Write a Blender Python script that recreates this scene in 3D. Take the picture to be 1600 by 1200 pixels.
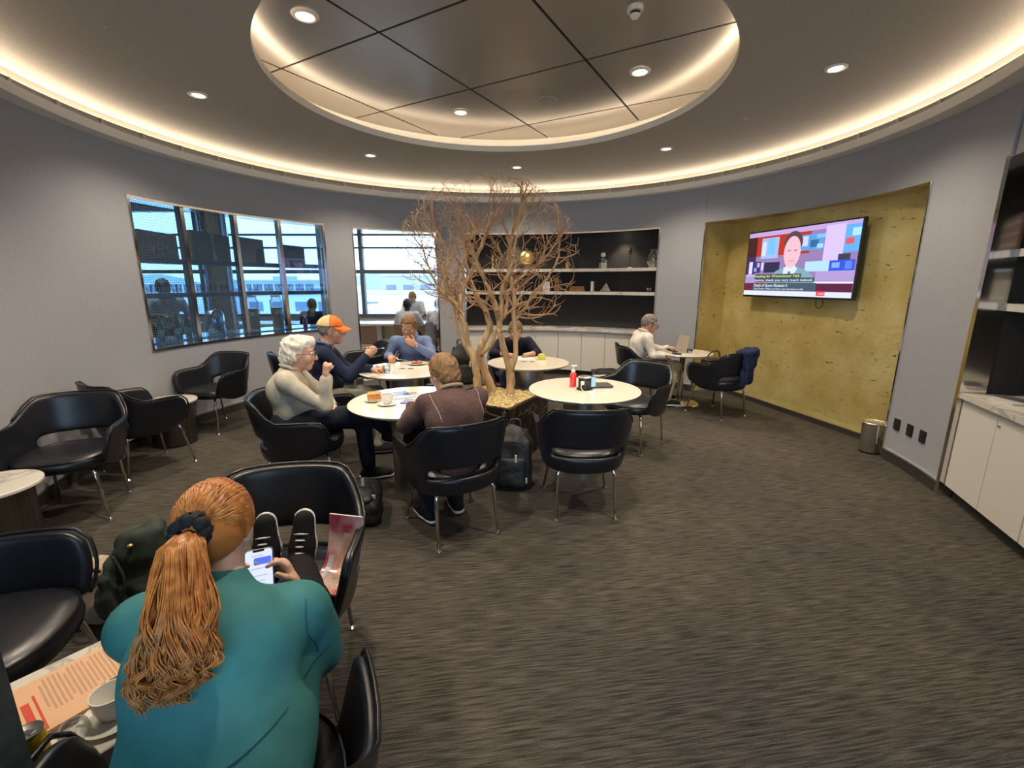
import bpy, math, random
import numpy as np
from mathutils import Vector, Matrix
for o in list(bpy.data.objects): bpy.data.objects.remove(o)
S = bpy.context.scene
C = S.collection
# ---------------------------------------------------------------- camera
cam_d = bpy.data.cameras.new('camera'); cam = bpy.data.objects.new('camera', cam_d); C.objects.link(cam)
cam_d.sensor_fit = 'HORIZONTAL'; cam_d.sensor_width = 36.0
cam_d.lens = 36.0 * 710.5 / 1600.0
cam_d.clip_start = 0.02; cam_d.clip_end = 1000
cam.location = (0, 0, 1.6)
cam.rotation_euler = (math.radians(90 - 12.57), 0, 0)
S.camera = cam
# ---------------------------------------------------------------- world, exposure
W = bpy.data.worlds.new('sky'); S.world = W; W.use_nodes = True
W.node_tree.nodes['Background'].inputs[0].default_value = (0.60, 0.80, 1.0, 1)
W.node_tree.nodes['Background'].inputs[1].default_value = 4.2
S.view_settings.view_transform = 'Standard'
S.view_settings.look = 'None'
S.view_settings.gamma = 1.0
S.view_settings.use_curve_mapping = False
S.view_settings.exposure = 0.45
WARM = (1.0, 0.84, 0.65)
DOWN_W = 115.0       # each ceiling downlight, watts
COVE_E = 8.0        # emission of the cove strip along the wall
DOME_E = 4.6        # emission of the cove strip in the ceiling dome
# ---------------------------------------------------------------- materials
MATS = {}
def mat(name, col, rough=0.5, metal=0.0, spec=0.5, coat=0.0, emit=None, estr=0.0, alpha=None):
    if name in MATS: return MATS[name]
    m = bpy.data.materials.new(name); m.use_nodes = True
    b = m.node_tree.nodes['Principled BSDF']
    b.inputs['Base Color'].default_value = (*col, 1)
    b.inputs['Roughness'].default_value = rough
    b.inputs['Metallic'].default_value = metal
    b.inputs['Specular IOR Level'].default_value = spec
    if coat: b.inputs['Coat Weight'].default_value = coat; b.inputs['Coat Roughness'].default_value = 0.1
    if emit: b.inputs['Emission Color'].default_value = (*emit, 1); b.inputs['Emission Strength'].default_value = estr
    MATS[name] = m
    return m
def nodes(m): return m.node_tree.nodes, m.node_tree.links, m.node_tree.nodes['Principled BSDF']
def noise_mat(name, c1, c2, scale=8, rough=0.6, metal=0.0, stretch=(1,1,1), detail=4, bump=0.0, bscale=None, lo=0.35, hi=0.65, spec=0.5, coord='Object', dist=0.01, rot=(0,0,0)):
    if name in MATS: return MATS[name]
    m = mat(name, c1, rough, metal, spec); n, l, b = nodes(m)
    tc = n.new('ShaderNodeTexCoord'); mp = n.new('ShaderNodeMapping'); mp.inputs['Scale'].default_value = stretch; mp.inputs['Rotation'].default_value = rot
    l.new(tc.outputs[coord], mp.inputs[0])
    t = n.new('ShaderNodeTexNoise'); t.inputs['Scale'].default_value = scale; t.inputs['Detail'].default_value = detail
    l.new(mp.outputs[0], t.inputs['Vector'])
    r = n.new('ShaderNodeValToRGB'); r.color_ramp.elements[0].position = lo; r.color_ramp.elements[1].position = hi
    r.color_ramp.elements[0].color = (*c1, 1); r.color_ramp.elements[1].color = (*c2, 1)
    l.new(t.outputs[0], r.inputs[0]); l.new(r.outputs[0], b.inputs['Base Color'])
    if bump:
        t2 = n.new('ShaderNodeTexNoise'); t2.inputs['Scale'].default_value = bscale or scale; t2.inputs['Detail'].default_value = 3
        l.new(mp.outputs[0], t2.inputs['Vector'])
        bp = n.new('ShaderNodeBump'); bp.inputs['Strength'].default_value = bump; bp.inputs['Distance'].default_value = dist
        l.new(t2.outputs[0], bp.inputs['Height']); l.new(bp.outputs[0], b.inputs['Normal'])
    return m
def marble_mat(name, base, vein, scale=3.0, rough=0.25, width=0.03):
    if name in MATS: return MATS[name]
    m = mat(name, base, rough); n, l, b = nodes(m)
    tc = n.new('ShaderNodeTexCoord')
    t = n.new('ShaderNodeTexNoise'); t.inputs['Scale'].default_value = scale; t.inputs['Detail'].default_value = 6; t.inputs['Distortion'].default_value = 1.2
    l.new(tc.outputs['Object'], t.inputs['Vector'])
    r = n.new('ShaderNodeValToRGB'); e = r.color_ramp.elements
    e[0].position = 0.5 - width; e[0].color = (*base, 1); e[1].position = 0.5 + width; e[1].color = (*base, 1)
    k = e.new(0.5); k.color = (*vein, 1)
    l.new(t.outputs[0], r.inputs[0]); l.new(r.outputs[0], b.inputs['Base Color'])
    return m
def glass_mat(name, tint=(1,1,1), gloss=0.08, rough=0.0):
    if name in MATS: return MATS[name]
    m = bpy.data.materials.new(name); m.use_nodes = True; n = m.node_tree.nodes; l = m.node_tree.links; n.clear()
    o = n.new('ShaderNodeOutputMaterial'); mx = n.new('ShaderNodeMixShader'); tr = n.new('ShaderNodeBsdfTransparent'); gl = n.new('ShaderNodeBsdfGlossy')
    lw = n.new('ShaderNodeLayerWeight'); lw.inputs[0].default_value = 0.25
    ma = n.new('ShaderNodeMath'); ma.operation = 'MULTIPLY_ADD'; ma.inputs[1].default_value = 0.6; ma.inputs[2].default_value = gloss
    tr.inputs[0].default_value = (*tint, 1); gl.inputs['Roughness'].default_value = rough
    l.new(lw.outputs['Fresnel'], ma.inputs[0]); l.new(ma.outputs[0], mx.inputs[0])
    l.new(tr.outputs[0], mx.inputs[1]); l.new(gl.outputs[0], mx.inputs[2]); l.new(mx.outputs[0], o.inputs[0])
    MATS[name] = m
    return m
def emit_mat(name, col, s):
    if name in MATS: return MATS[name]
    m = bpy.data.materials.new(name); m.use_nodes = True; n = m.node_tree.nodes; l = m.node_tree.links; n.clear()
    o = n.new('ShaderNodeOutputMaterial'); e = n.new('ShaderNodeEmission'); e.inputs[0].default_value = (*col, 1); e.inputs[1].default_value = s
    l.new(e.outputs[0], o.inputs[0]); MATS[name] = m
    return m
M_WALL = noise_mat('wall_fabric', (0.345, 0.352, 0.378), (0.385, 0.392, 0.418), 160, 0.85, stretch=(1,1,.25), bump=0.08, bscale=220, spec=0.25)
M_CEIL = noise_mat('ceiling_paint', (0.36, 0.335, 0.30), (0.39, 0.365, 0.33), 60, 0.8, spec=0.3)
M_WHITE = mat('white_paint', (0.78, 0.75, 0.68), 0.5)
M_BLACK = mat('black_slot', (0.012, 0.011, 0.011), 0.6)
M_CHROME = mat('chrome', (0.72, 0.71, 0.69), 0.12, 1.0)
M_STEEL = noise_mat('brushed_steel', (0.50, 0.49, 0.475), (0.60, 0.585, 0.565), 6, 0.36, 1.0, stretch=(8,8,.15))
M_DARKGRAPH = noise_mat('graphite_panel', (0.030, 0.029, 0.030), (0.042, 0.040, 0.040), 90, 0.75, spec=0.3)
M_MARBLE = marble_mat('pale_marble', (0.66, 0.63, 0.57), (0.42, 0.40, 0.36), 2.5, 0.22)
M_CABINET = mat('cabinet_white', (0.72, 0.69, 0.63), 0.45)
M_KICK = mat('toe_kick', (0.035, 0.032, 0.03), 0.6)
M_TOP = mat('table_white', (0.77, 0.72, 0.60), 0.16, coat=0.3)
M_GLASS = glass_mat('window_glass', (0.93, 0.97, 1.0), 0.05)
M_SKYGLASS = glass_mat('sky_tinted_glass', (0.60, 0.80, 1.0), 0.07)  # blue of the sky behind the panes, put into the glass colour
M_ITEMGLASS = glass_mat('clear_glass', (0.92, 0.94, 0.95), 0.16, 0.02)
# gold leaf wall
M_GOLD = mat('gold_leaf', (0.45, 0.33, 0.08), 0.42, 0.4); n, l, b = nodes(M_GOLD)
tc = n.new('ShaderNodeTexCoord')
t1 = n.new('ShaderNodeTexNoise'); t1.inputs['Scale'].default_value = 2.2; t1.inputs['Detail'].default_value = 6
mp = n.new('ShaderNodeMapping'); mp.inputs['Scale'].default_value = (9, 9, 26); t2 = n.new('ShaderNodeTexNoise'); t2.inputs['Scale'].default_value = 1.4; t2.inputs['Detail'].default_value = 5; t2.inputs['Distortion'].default_value = 1.0
l.new(tc.outputs['Object'], t1.inputs['Vector']); l.new(tc.outputs['Object'], mp.inputs[0]); l.new(mp.outputs[0], t2.inputs['Vector'])
r1 = n.new('ShaderNodeValToRGB'); r1.color_ramp.elements[0].position = 0.3; r1.color_ramp.elements[1].position = 0.7
r1.color_ramp.elements[0].color = (0.54, 0.40, 0.115, 1); r1.color_ramp.elements[1].color = (0.76, 0.64, 0.29, 1)
r2 = n.new('ShaderNodeValToRGB'); r2.color_ramp.elements[0].position = 0.305; r2.color_ramp.elements[1].position = 0.35
r2.color_ramp.elements[0].color = (0.10, 0.06, 0.02, 1); r2.color_ramp.elements[1].color = (1, 1, 1, 1)
mx = n.new('ShaderNodeMix'); mx.data_type = 'RGBA'; mx.blend_type = 'MULTIPLY'; mx.inputs[0].default_value = 0.85
l.new(t1.outputs[0], r1.inputs[0]); l.new(t2.outputs[0], r2.inputs[0]); l.new(r1.outputs[0], mx.inputs[6]); l.new(r2.outputs[0], mx.inputs[7]); l.new(mx.outputs[2], b.inputs['Base Color'])
t3 = n.new('ShaderNodeTexNoise'); t3.inputs['Scale'].default_value = 14; l.new(tc.outputs['Object'], t3.inputs['Vector'])
bp = n.new('ShaderNodeBump'); bp.inputs['Strength'].default_value = 0.35; bp.inputs['Distance'].default_value = 0.02; l.new(t3.outputs[0], bp.inputs['Height']); l.new(bp.outputs[0], b.inputs['Normal'])
# carpet: streaks running roughly across the picture
M_CARPET = mat('carpet', (0.05, 0.045, 0.04), 0.95, spec=0.1); n, l, b = nodes(M_CARPET)
tc = n.new('ShaderNodeTexCoord'); mp0 = n.new('ShaderNodeMapping'); mp0.inputs['Rotation'].default_value = (0, 0, math.radians(-8)); l.new(tc.outputs['Object'], mp0.inputs[0])
def cn(scale, st, det=3):
    mp = n.new('ShaderNodeMapping'); mp.inputs['Scale'].default_value = st; l.new(mp0.outputs[0], mp.inputs[0])
    t = n.new('ShaderNodeTexNoise'); t.inputs['Scale'].default_value = scale; t.inputs['Detail'].default_value = det; l.new(mp.outputs[0], t.inputs['Vector']); return t
ta = cn(1.0, (7, 135, 1)); tb = cn(1.0, (240, 240, 1), 2); td = cn(1.1, (1, 1, 1), 3)
ra = n.new('ShaderNodeValToRGB'); ra.color_ramp.elements[0].position = 0.36; ra.color_ramp.elements[1].position = 0.64
ra.color_ramp.elements[0].color = (0.040, 0.036, 0.031, 1); ra.color_ramp.elements[1].color = (0.118, 0.105, 0.086, 1); l.new(ta.outputs[0], ra.inputs[0])
rb = n.new('ShaderNodeValToRGB'); rb.color_ramp.elements[0].position = 0.25; rb.color_ramp.elements[1].position = 0.75
rb.color_ramp.elements[0].color = (0.35, 0.35, 0.35, 1); rb.color_ramp.elements[1].color = (1.4, 1.4, 1.4, 1); l.new(tb.outputs[0], rb.inputs[0])
mx = n.new('ShaderNodeMix'); mx.data_type = 'RGBA'; mx.blend_type = 'MULTIPLY'; mx.inputs[0].default_value = 0.8
l.new(ra.outputs[0], mx.inputs[6]); l.new(rb.outputs[0], mx.inputs[7])
rd = n.new('ShaderNodeValToRGB'); rd.color_ramp.elements[0].position = 0.35; rd.color_ramp.elements[1].position = 0.65
rd.color_ramp.elements[0].color = (0.82, 0.82, 0.86, 1); rd.color_ramp.elements[1].color = (1.08, 1.06, 1.0, 1); l.new(td.outputs[0], rd.inputs[0])
mx2 = n.new('ShaderNodeMix'); mx2.data_type = 'RGBA'; mx2.blend_type = 'MULTIPLY'; mx2.inputs[0].default_value = 1
l.new(mx.outputs[2], mx2.inputs[6]); l.new(rd.outputs[0], mx2.inputs[7]); l.new(mx2.outputs[2], b.inputs['Base Color'])
bp = n.new('ShaderNodeBump'); bp.inputs['Strength'].default_value = 0.5; bp.inputs['Distance'].default_value = 0.006; l.new(ta.outputs[0], bp.inputs['Height']); l.new(bp.outputs[0], b.inputs['Normal'])
# ---------------------------------------------------------------- mesh helpers
class MB:
    def __init__(s): s.v = []; s.f = []
    def add(s, v, f):
        k = len(s.v); s.v += [tuple(p) for p in v]; s.f += [tuple(i + k for i in q) for q in f]; return s
    def box(s, c, d, rz=0, rx=0, ry=0):
        hx, hy, hz = d[0]/2, d[1]/2, d[2]/2
        R = Matrix.Rotation(rz, 3, 'Z') @ Matrix.Rotation(ry, 3, 'Y') @ Matrix.Rotation(rx, 3, 'X')
        P = [Vector(c) + R @ Vector((x*hx, y*hy, z*hz)) for z in (-1, 1) for y in (-1, 1) for x in (-1, 1)]
        return s.add(P, [(0,2,3,1),(4,5,7,6),(0,1,5,4),(2,6,7,3),(0,4,6,2),(1,3,7,5)])
    def bbox(s, x0, x1, y0, y1, z0, z1): return s.box(((x0+x1)/2, (y0+y1)/2, (z0+z1)/2), (abs(x1-x0), abs(y1-y0), abs(z1-z0)))
    def rbox(s, c, d, r=0.01, rz=0, n=3, rx=0, ry=0):
        # box with rounded vertical edges and chamfered top and bottom
        hx, hy, hz = d[0]/2, d[1]/2, d[2]/2; r = min(r, hx*.99, hy*.99)
        R = Matrix.Rotation(rz, 3, 'Z') @ Matrix.Rotation(ry, 3, 'Y') @ Matrix.Rotation(rx, 3, 'X')
        def ring(z, ins):
            o = []
            for qx, qy, a0 in ((1,1,0),(-1,1,90),(-1,-1,180),(1,-1,270)):
                for i in range(n+1):
                    a = math.radians(a0 + 90*i/n); rr = max(r-ins, .0005)
                    o.append(Vector((qx*(hx-r) + rr*math.cos(a), qy*(hy-r) + rr*math.sin(a), z)))
            return o
        c2 = min(r*.6, hz*.6)
        rings = [ring(-hz, c2), ring(-hz+c2, 0), ring(hz-c2, 0), ring(hz, c2)]
        m = len(rings[0]); P = [Vector(c) + R @ p for q in rings for p in q]; F = []
        for j in range(3):
            for i in range(m): F.append((j*m+i, j*m+(i+1)%m, (j+1)*m+(i+1)%m, (j+1)*m+i))
        F.append(tuple(range(m-1, -1, -1))); F.append(tuple(range(3*m, 4*m)))
        return s.add(P, F)
    def lathe(s, prof, c=(0,0,0), n=32, M=None):
        # prof: (r, z) from bottom to top
        P = []; F = []; m = len(prof)
        for r, z in prof:
            for i in range(n):
                a = 2*math.pi*i/n; p = Vector((r*math.cos(a), r*math.sin(a), z))
                P.append((M @ p if M is not None else p) + Vector(c))
        for j in range(m-1):
            for i in range(n): F.append((j*n+i, j*n+(i+1)%n, (j+1)*n+(i+1)%n, (j+1)*n+i))
        if prof[0][0] > 1e-5: F.append(tuple(range(n-1, -1, -1)))
        if prof[-1][0] > 1e-5: F.append(tuple(range((m-1)*n, m*n)))
        return s.add(P, F)
    def cyl(s, c, r, h, n=24, r2=None): return s.lathe([(r, 0), (r if r2 is None else r2, h)], c, n)
    def tube(s, pts, r, n=8, cap=True):
        pts = [Vector(p) for p in pts]; k = len(pts); rs = r if isinstance(r, (list, tuple)) else [r]*k
        P = []; F = []; nrm = None
        for i, p in enumerate(pts):
            d = (pts[min(i+1, k-1)] - pts[max(i-1, 0)])
            d = d.normalized() if d.length > 1e-9 else Vector((0, 0, 1))
            if nrm is None:
                nrm = d.cross(Vector((0, 0, 1)) if abs(d.z) < .9 else Vector((1, 0, 0))).normalized()
            nrm = (nrm - d*nrm.dot(d))
            nrm = nrm.normalized() if nrm.length > 1e-6 else d.orthogonal().normalized()
            bn = d.cross(nrm)
            for j in range(n):
                a = 2*math.pi*j/n; P.append(p + rs[i]*(math.cos(a)*nrm + math.sin(a)*bn))
        for i in range(k-1):
            for j in range(n): F.append((i*n+j, i*n+(j+1)%n, (i+1)*n+(j+1)%n, (i+1)*n+j))
        if cap: F.append(tuple(range(n-1, -1, -1))); F.append(tuple(range((k-1)*n, k*n)))
        return s.add(P, F)
    def ball(s, c, r, n=16, m=10, M=None):
        rr = (r, r, r) if not isinstance(r, (tuple, list)) else r
        P = []; F = []
        for j in range(m+1):
            th = math.pi*j/m
            for i in range(n):
                a = 2*math.pi*i/n; p = Vector((rr[0]*math.sin(th)*math.cos(a), rr[1]*math.sin(th)*math.sin(a), -rr[2]*math.cos(th)))
                P.append((M @ p if M is not None else p) + Vector(c))
        for j in range(m):
            for i in range(n): F.append((j*n+i, j*n+(i+1)%n, (j+1)*n+(i+1)%n, (j+1)*n+i))
        return s.add(P, F)
    def prism(s, poly, z0, z1):
        n = len(poly); P = [(x, y, z0) for x, y in poly] + [(x, y, z1) for x, y in poly]
        F = [tuple(range(n-1, -1, -1)), tuple(range(n, 2*n))] + [(i, (i+1)%n, n+(i+1)%n, n+i) for i in range(n)]
        return s.add(P, F)
    def arc(s, p0, p1, z0, z1, r0, r1, step=2.0):
        # solid arc segment of the round room, angles in degrees clockwise from +y
        n = max(1, int(abs(p1-p0)/step)); P = []; F = []
        for i in range(n+1):
            a = math.radians(p0 + (p1-p0)*i/n); sx, sy = math.sin(a), math.cos(a)
            for r, z in ((r0, z0), (r1, z0), (r1, z1), (r0, z1)): P.append((CX + r*sx, CY + r*sy, z))
        for i in range(n):
            for j in range(4): F.append((i*4+j, i*4+(j+1)%4, (i+1)*4+(j+1)%4, (i+1)*4+j))
        F.append((3,2,1,0)); F.append((n*4, n*4+1, n*4+2, n*4+3))
        return s.add(P, F)
    def ring(s, prof, n=120, p0=0, p1=360):
        # open profile (r, z) swept around the room centre
        P = []; F = []; m = len(prof); full = abs(p1-p0-360) < 1e-6; k = n if full else n+1
        for i in range(k):
            a = math.radians(p0 + (p1-p0)*i/n)
            for r, z in prof: P.append((CX + r*math.sin(a), CY + r*math.cos(a), z))
        for i in range(n):
            i2 = (i+1) % k
            for j in range(m-1): F.append((i*m+j, i*m+j+1, i2*m+j+1, i2*m+j))
        return s.add(P, F)
    def mesh(s, name):
        me = bpy.data.meshes.new(name); me.from_pydata(s.v, [], s.f); me.validate(); me.update()
        import bmesh
        bm = bmesh.new(); bm.from_mesh(me); bmesh.ops.recalc_face_normals(bm, faces=bm.faces); bm.to_mesh(me); bm.free()
        return me
    def build(s, name, m, parent=None, smooth=None, loc=None, rot=None):
        me = s.mesh(name); me.materials.append(m)
        if smooth is not None:
            me.polygons.foreach_set('use_smooth', [True]*len(me.polygons))
            if smooth < 180: me.set_sharp_from_angle(angle=math.radians(smooth))
        o = bpy.data.objects.new(name, me); C.objects.link(o)
        if parent is not None: o.parent = parent
        if loc is not None: o.location = loc
        if rot is not None: o.rotation_euler = rot
        return o
def tag(o, label=None, cat=None, group=None, kind=None):
    if label: o['label'] = label
    if cat: o['category'] = cat
    if group: o['group'] = group
    if kind: o['kind'] = kind
    return o
def thing(name, label, cat, loc=(0,0,0), rz=0, group=None):
    o = bpy.data.objects.new(name, None); C.objects.link(o); o.location = loc; o.rotation_euler = (0, 0, rz); o.empty_display_size = 0.1
    return tag(o, label, cat, group)
def struct(name, mb, m, parent=None, smooth=None):
    o = mb.build(name, m, parent, smooth)
    if parent is None: o['kind'] = 'structure'
    return o
def copy_tree(o, parent=None):
    c = o.copy(); C.objects.link(c); c.parent = parent
    for ch in list(o.children): copy_tree(ch, c)
    return c
def heading(dx, dy): return math.atan2(-dx, dy)     # rotation that turns local +y to (dx, dy)
CX, CY, RW = -0.116, 4.42, 3.61
def pol(phi, r, z=0): a = math.radians(phi); return Vector((CX + r*math.sin(a), CY + r*math.cos(a), z))
# ================================================================ the room
RO = RW + 0.22; ZT = 3.06
W0, W1, D0, D1, B0, B1, G0, G1, K0 = -86.2, -46.2, -39.7, -18.1, -11.0, 40.6, 51.2, 96.3, 108.6
fl = MB(); fl.prism([pol(a, RO - .02)[:2] for a in range(-128, 129, 4)][::-1] + [(-3.55, 2.1), (-3.55, -2.6), (3.4, -2.6), (3.4, 2.1)], -0.05, 0.0)
struct('floor', fl, M_CARPET)
M_TILE = noise_mat('hall_tile', (0.50, 0.45, 0.36), (0.56, 0.51, 0.42), 5, 0.35)
struct('floor_hall', MB().bbox(-11, 8, -3, 11.6, -0.12, -0.052), M_TILE)
struct('floor_hall_raised', MB().prism([pol(a, RO)[:2] for a in range(-100, 61, 4)] + [(7.9, 6.5), (7.9, 11.4), (-10.9, 11.4), (-10.9, 3.0)], -0.05, -0.003), M_TILE)
wl = MB(); wl.arc(-117, W0, 0, ZT, RW, RO); a_ = pol(-117, RW); wl.prism([(a_.x, a_.y), (-3.5, 1.4), (-3.72, 1.4), (a_.x - .2, a_.y - .1)], 0, 3.3); wl.arc(W0, W1, 0, 0.90, RW, RO); wl.arc(W0, W1, 2.43, ZT, RW, RO); wl.arc(W1, D0, 0, ZT, RW, RO)
struct('wall_left', wl, M_WALL)
wb = MB(); wb.arc(D0, D1, 2.42, ZT, RW, RO); wb.arc(D1, B0, 0, ZT, RW, RO); wb.arc(B0, B1, 2.41, ZT, RW, RO); wb.arc(B1, G0 - .05, 0, ZT, RW, RO)
struct('wall_back', wb, M_WALL)
# right: header over the gold niche, pier with sockets, header over the right cabinet
UD = Vector((-0.362, -0.932, 0)); UN = Vector((0.932, -0.362, 0)); U0 = Vector((3.315, 3.25, 0))     # run of the right cabinet and its outward normal
def ub(mb, a0, a1, d0, d1, z0, z1):
    q = [U0 + UD*a + UN*d for a, d in ((a0, d0), (a1, d0), (a1, d1), (a0, d1))]
    return mb.prism([(p.x, p.y) for p in q], z0, z1)
wr = MB(); wr.arc(G0, G1, 2.42, ZT, RW, RO); wr.arc(G1, K0, 0, ZT, RW, RO)
ub(wr, 0, 1.75, 0, .22, 2.42, ZT); ub(wr, 1.75, 2.3, 0, .5, 0, ZT)
struct('wall_right', wr, M_WALL)
nr = MB(); nr.bbox(3.2, 3.4, -2.6, 1.1, 0, 3.3); nr.bbox(-3.2, 3.4, -2.8, -2.6, 0, .9); nr.bbox(-3.2, 3.4, -2.8, -2.6, 2.9, 3.3); nr.bbox(-3.2, -2.0, -2.8, -2.6, .9, 2.9); nr.bbox(2.4, 3.4, -2.8, -2.6, .9, 2.9); nr.bbox(-3.7, -3.5, -2.6, 1.4, 0, 3.3)
nr.bbox(2.45, 3.3, 1.0, 1.15, 0, 3.3); nr.bbox(-3.7, -3.2, -2.8, -2.6, 0, 3.3)
struct('wall_front', nr, M_WALL)
fm = MB(); fm.bbox(-2.0, 2.4, -2.76, -2.64, .9, .95); w3 = struct('added_window', fm, mat('mullion_grey', (.10, .13, .17), .5))  # unseen window behind the camera, added to supply cool daylight
for x in (-1.97, -.5, .97, 2.37): MB().bbox(x - .03, x + .03, -2.75, -2.65, .95, 2.9).build('mullion', MATS['mullion_grey'], w3)
for x in (-1.94, -.47, 1.0): MB().bbox(x, x + 1.41, -2.705, -2.697, .95, 2.9).build('glass_pane', M_GLASS, w3)
# baseboards with their bright strip
def baseboard(name, segs):
    mb = MB(); st = MB()
    for a, b in segs: mb.arc(a, b, 0, .085, RW - .012, RW + .01); st.arc(a, b, .085, .1, RW - .016, RW + .005)
    o = struct(name, mb, M_KICK); st.build('bright_strip', M_CHROME, o)
baseboard('baseboard_left', [(-117, D0)]); baseboard('baseboard_back', [(D1, B0), (B1, G0 - .05)]); baseboard('baseboard_right', [(G1, K0)])
# ceiling with its curved outer edge, the slot and the light trough
def sm3(t): t = max(0, min(1, t)); return t*t*(3 - 2*t)
cp = [(3.60, 3.042), (3.575, 3.042), (3.572, 3.09)] + [(3.57 - 1.1*i/22, 3.09 + .14*math.sin(i/22*math.pi/2)) for i in range(1, 23)] + [(2.2, 3.23), (1.885, 3.23)]
ce = MB(); ce.ring(cp, 180)
struct('ceiling', ce, M_CEIL, smooth=60)
dome = MB(); dome.ring([(1.885, 3.23), (1.885, 3.295), (1.91, 3.295), (1.91, 3.262), (2.22, 3.262), (2.25, 3.29), (2.25, 3.44), (2.20, 3.475)], 160)
struct('trim_1', dome, M_WHITE, smooth=40)
trough = MB(); trough.ring([(RW + .02, 2.88), (3.47, 2.88), (3.47, 2.955), (3.485, 2.955), (3.485, 2.90), (RW + .02, 2.90)], 180)
struct('trim_2', trough, M_WHITE, smooth=40)
slot = MB(); slot.ring([(3.585, 2.92), (3.585, 3.045)], 180)
sl = struct('trim_3', slot, M_BLACK)
for i in range(44):
    a = -150 + i*300/44; mb = MB(); mb.arc(a, a + .35, 2.955, 3.04, 3.575, 3.586, 1)
    mb.build('slot_bracket', mat('slot_bracket', (0.035, 0.033, 0.03), .5), sl)
struct('ceiling_front', MB().bbox(-3.7, 3.4, -2.8, 1.2, 3.3, 3.4).bbox(-3.75, -1.6, 1.2, 2.9, 3.3, 3.4).bbox(1.6, 3.4, 1.2, 2.4, 3.3, 3.4), M_CEIL)
lid = MB(); lid.prism([(-11, -3), (8, -3), (8, 11.6), (-11, 11.6)], 3.66, 3.74)
struct('ceiling_hall', lid, mat('hall_ceiling', (0.5, 0.48, 0.45), .8))
# cove lamps: strips lying in the troughs
e1 = MB(); e1.ring([(3.492, 2.944), (3.55, 2.950)], 180)
tag(e1.build('cove_light_strip', emit_mat('cove_led', (1.0, .80, .57), COVE_E*2.0)), 'warm hidden light strip running round the trough above the walls', 'light strip')
e2 = MB(); e2.ring([(1.925, 3.282), (1.985, 3.286)], 160)
tag(e2.build('dome_light_strip', emit_mat('dome_led', (1.0, .80, .57), DOME_E*2.0)), 'warm hidden light strip inside the rim of the ceiling recess', 'light strip')
# metal ceiling panels of the recess, each its own piece
M_PANEL = mat('metal_panel', (0.36, 0.33, 0.30), 0.30, 0.7)
pan = struct('ceiling_recess', MB().ring([(2.22, 3.50), (0.001, 3.50)], 80), M_BLACK)
ea = Vector((.866, -.5)); eb = Vector((.5, .866)); an = Vector((-.41, 4.99)); SP = 1.2
def clip_circle(poly, r):
    # keep the part of a convex polygon inside a circle (fine sampling of the edges)
    k = 128; out = poly
    for i in range(k):
        a = 2*math.pi*i/k; nx, ny = math.cos(a), math.sin(a); new = []
        for j in range(len(out)):
            p, q = out[j], out[(j+1) % len(out)]
            dp = (p[0]-CX)*nx + (p[1]-CY)*ny - r; dq = (q[0]-CX)*nx + (q[1]-CY)*ny - r
            if dp <= 0: new.append(p)
            if (dp < 0) != (dq < 0) and abs(dp - dq) > 1e-9:
                t = dp/(dp-dq); new.append((p[0]+(q[0]-p[0])*t, p[1]+(q[1]-p[1])*t))
        out = new
        if not out: return []
    return out
for i in range(-3, 4):
    for j in range(-3, 4):
        g = .011; c = []
        for u, v in ((i*SP+g, j*SP+g), ((i+1)*SP-g, j*SP+g), ((i+1)*SP-g, (j+1)*SP-g), (i*SP+g, (j+1)*SP-g)):
            p = an + ea*u + eb*v; c.append((p.x, p.y))
        q = clip_circle(c, 2.2)
        if len(q) >= 3:
            ar = abs(sum(q[k][0]*q[(k+1) % len(q)][1] - q[(k+1) % len(q)][0]*q[k][1] for k in range(len(q))))/2
            if ar > .01: MB().prism(q, 3.455, 3.49).build('metal_panel', M_PANEL, pan)
# ---------------------------------------------------------------- downlights and ceiling fittings
def downlight(p, label, r=.075):
    t = thing('downlight', label, 'ceiling light', p, 0, 'recessed ceiling downlights')
    ring = MB(); prof = [(r*.70, -.003), (r*.74, -.012), (r*.84, -.016), (r*1.0, -.012), (r*1.12, -.001)]
    P = []; F = []; nn = 28
    for rr, z in prof:
        for i in range(nn): P.append((rr*math.cos(2*math.pi*i/nn), rr*math.sin(2*math.pi*i/nn), z))
    for j in range(len(prof)-1):
        for i in range(nn): F.append((j*nn+i, j*nn+(i+1) % nn, (j+1)*nn+(i+1) % nn, (j+1)*nn+i))
    ring.add(P, F); ring.build('trim_ring', M_WHITE, t, 40)
    lens = MB(); lens.lathe([(.001, -.010), (r*.5, -.009), (r*.72, -.005), (r*.72, -.002)], n=28); lens.build('lamp_lens', emit_mat('lamp_lens', (1, .90, .72), 9.0), t, 40)
    ld = bpy.data.lights.new('downlight_beam', 'SPOT'); ld.energy = DOWN_W; ld.color = WARM; ld.spot_size = math.radians(125); ld.spot_blend = 0.9; ld.shadow_soft_size = 0.05
    lo = bpy.data.objects.new('downlight_beam', ld); C.objects.link(lo); lo.parent = t; lo.location = (0, 0, -.035)
    return t
ring_lab = {-88.5: 'downlight in the ceiling above the left end of the glass screen', -40.5: 'downlight in the flat ceiling above the doorway', 4: 'downlight in the flat ceiling above the tree and shelf alcove',
            49.6: 'downlight in the flat ceiling left of the television alcove', 99.6: 'downlight in the flat ceiling nearest the right-hand cabinet', 146: 'downlight in the front right ceiling beside the entrance', 191: 'downlight in the ceiling over the entrance', -134: 'downlight in the front left ceiling beside the entrance'}
for a, lab in ring_lab.items(): downlight(pol(a, 2.67, 3.229), lab)
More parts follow.
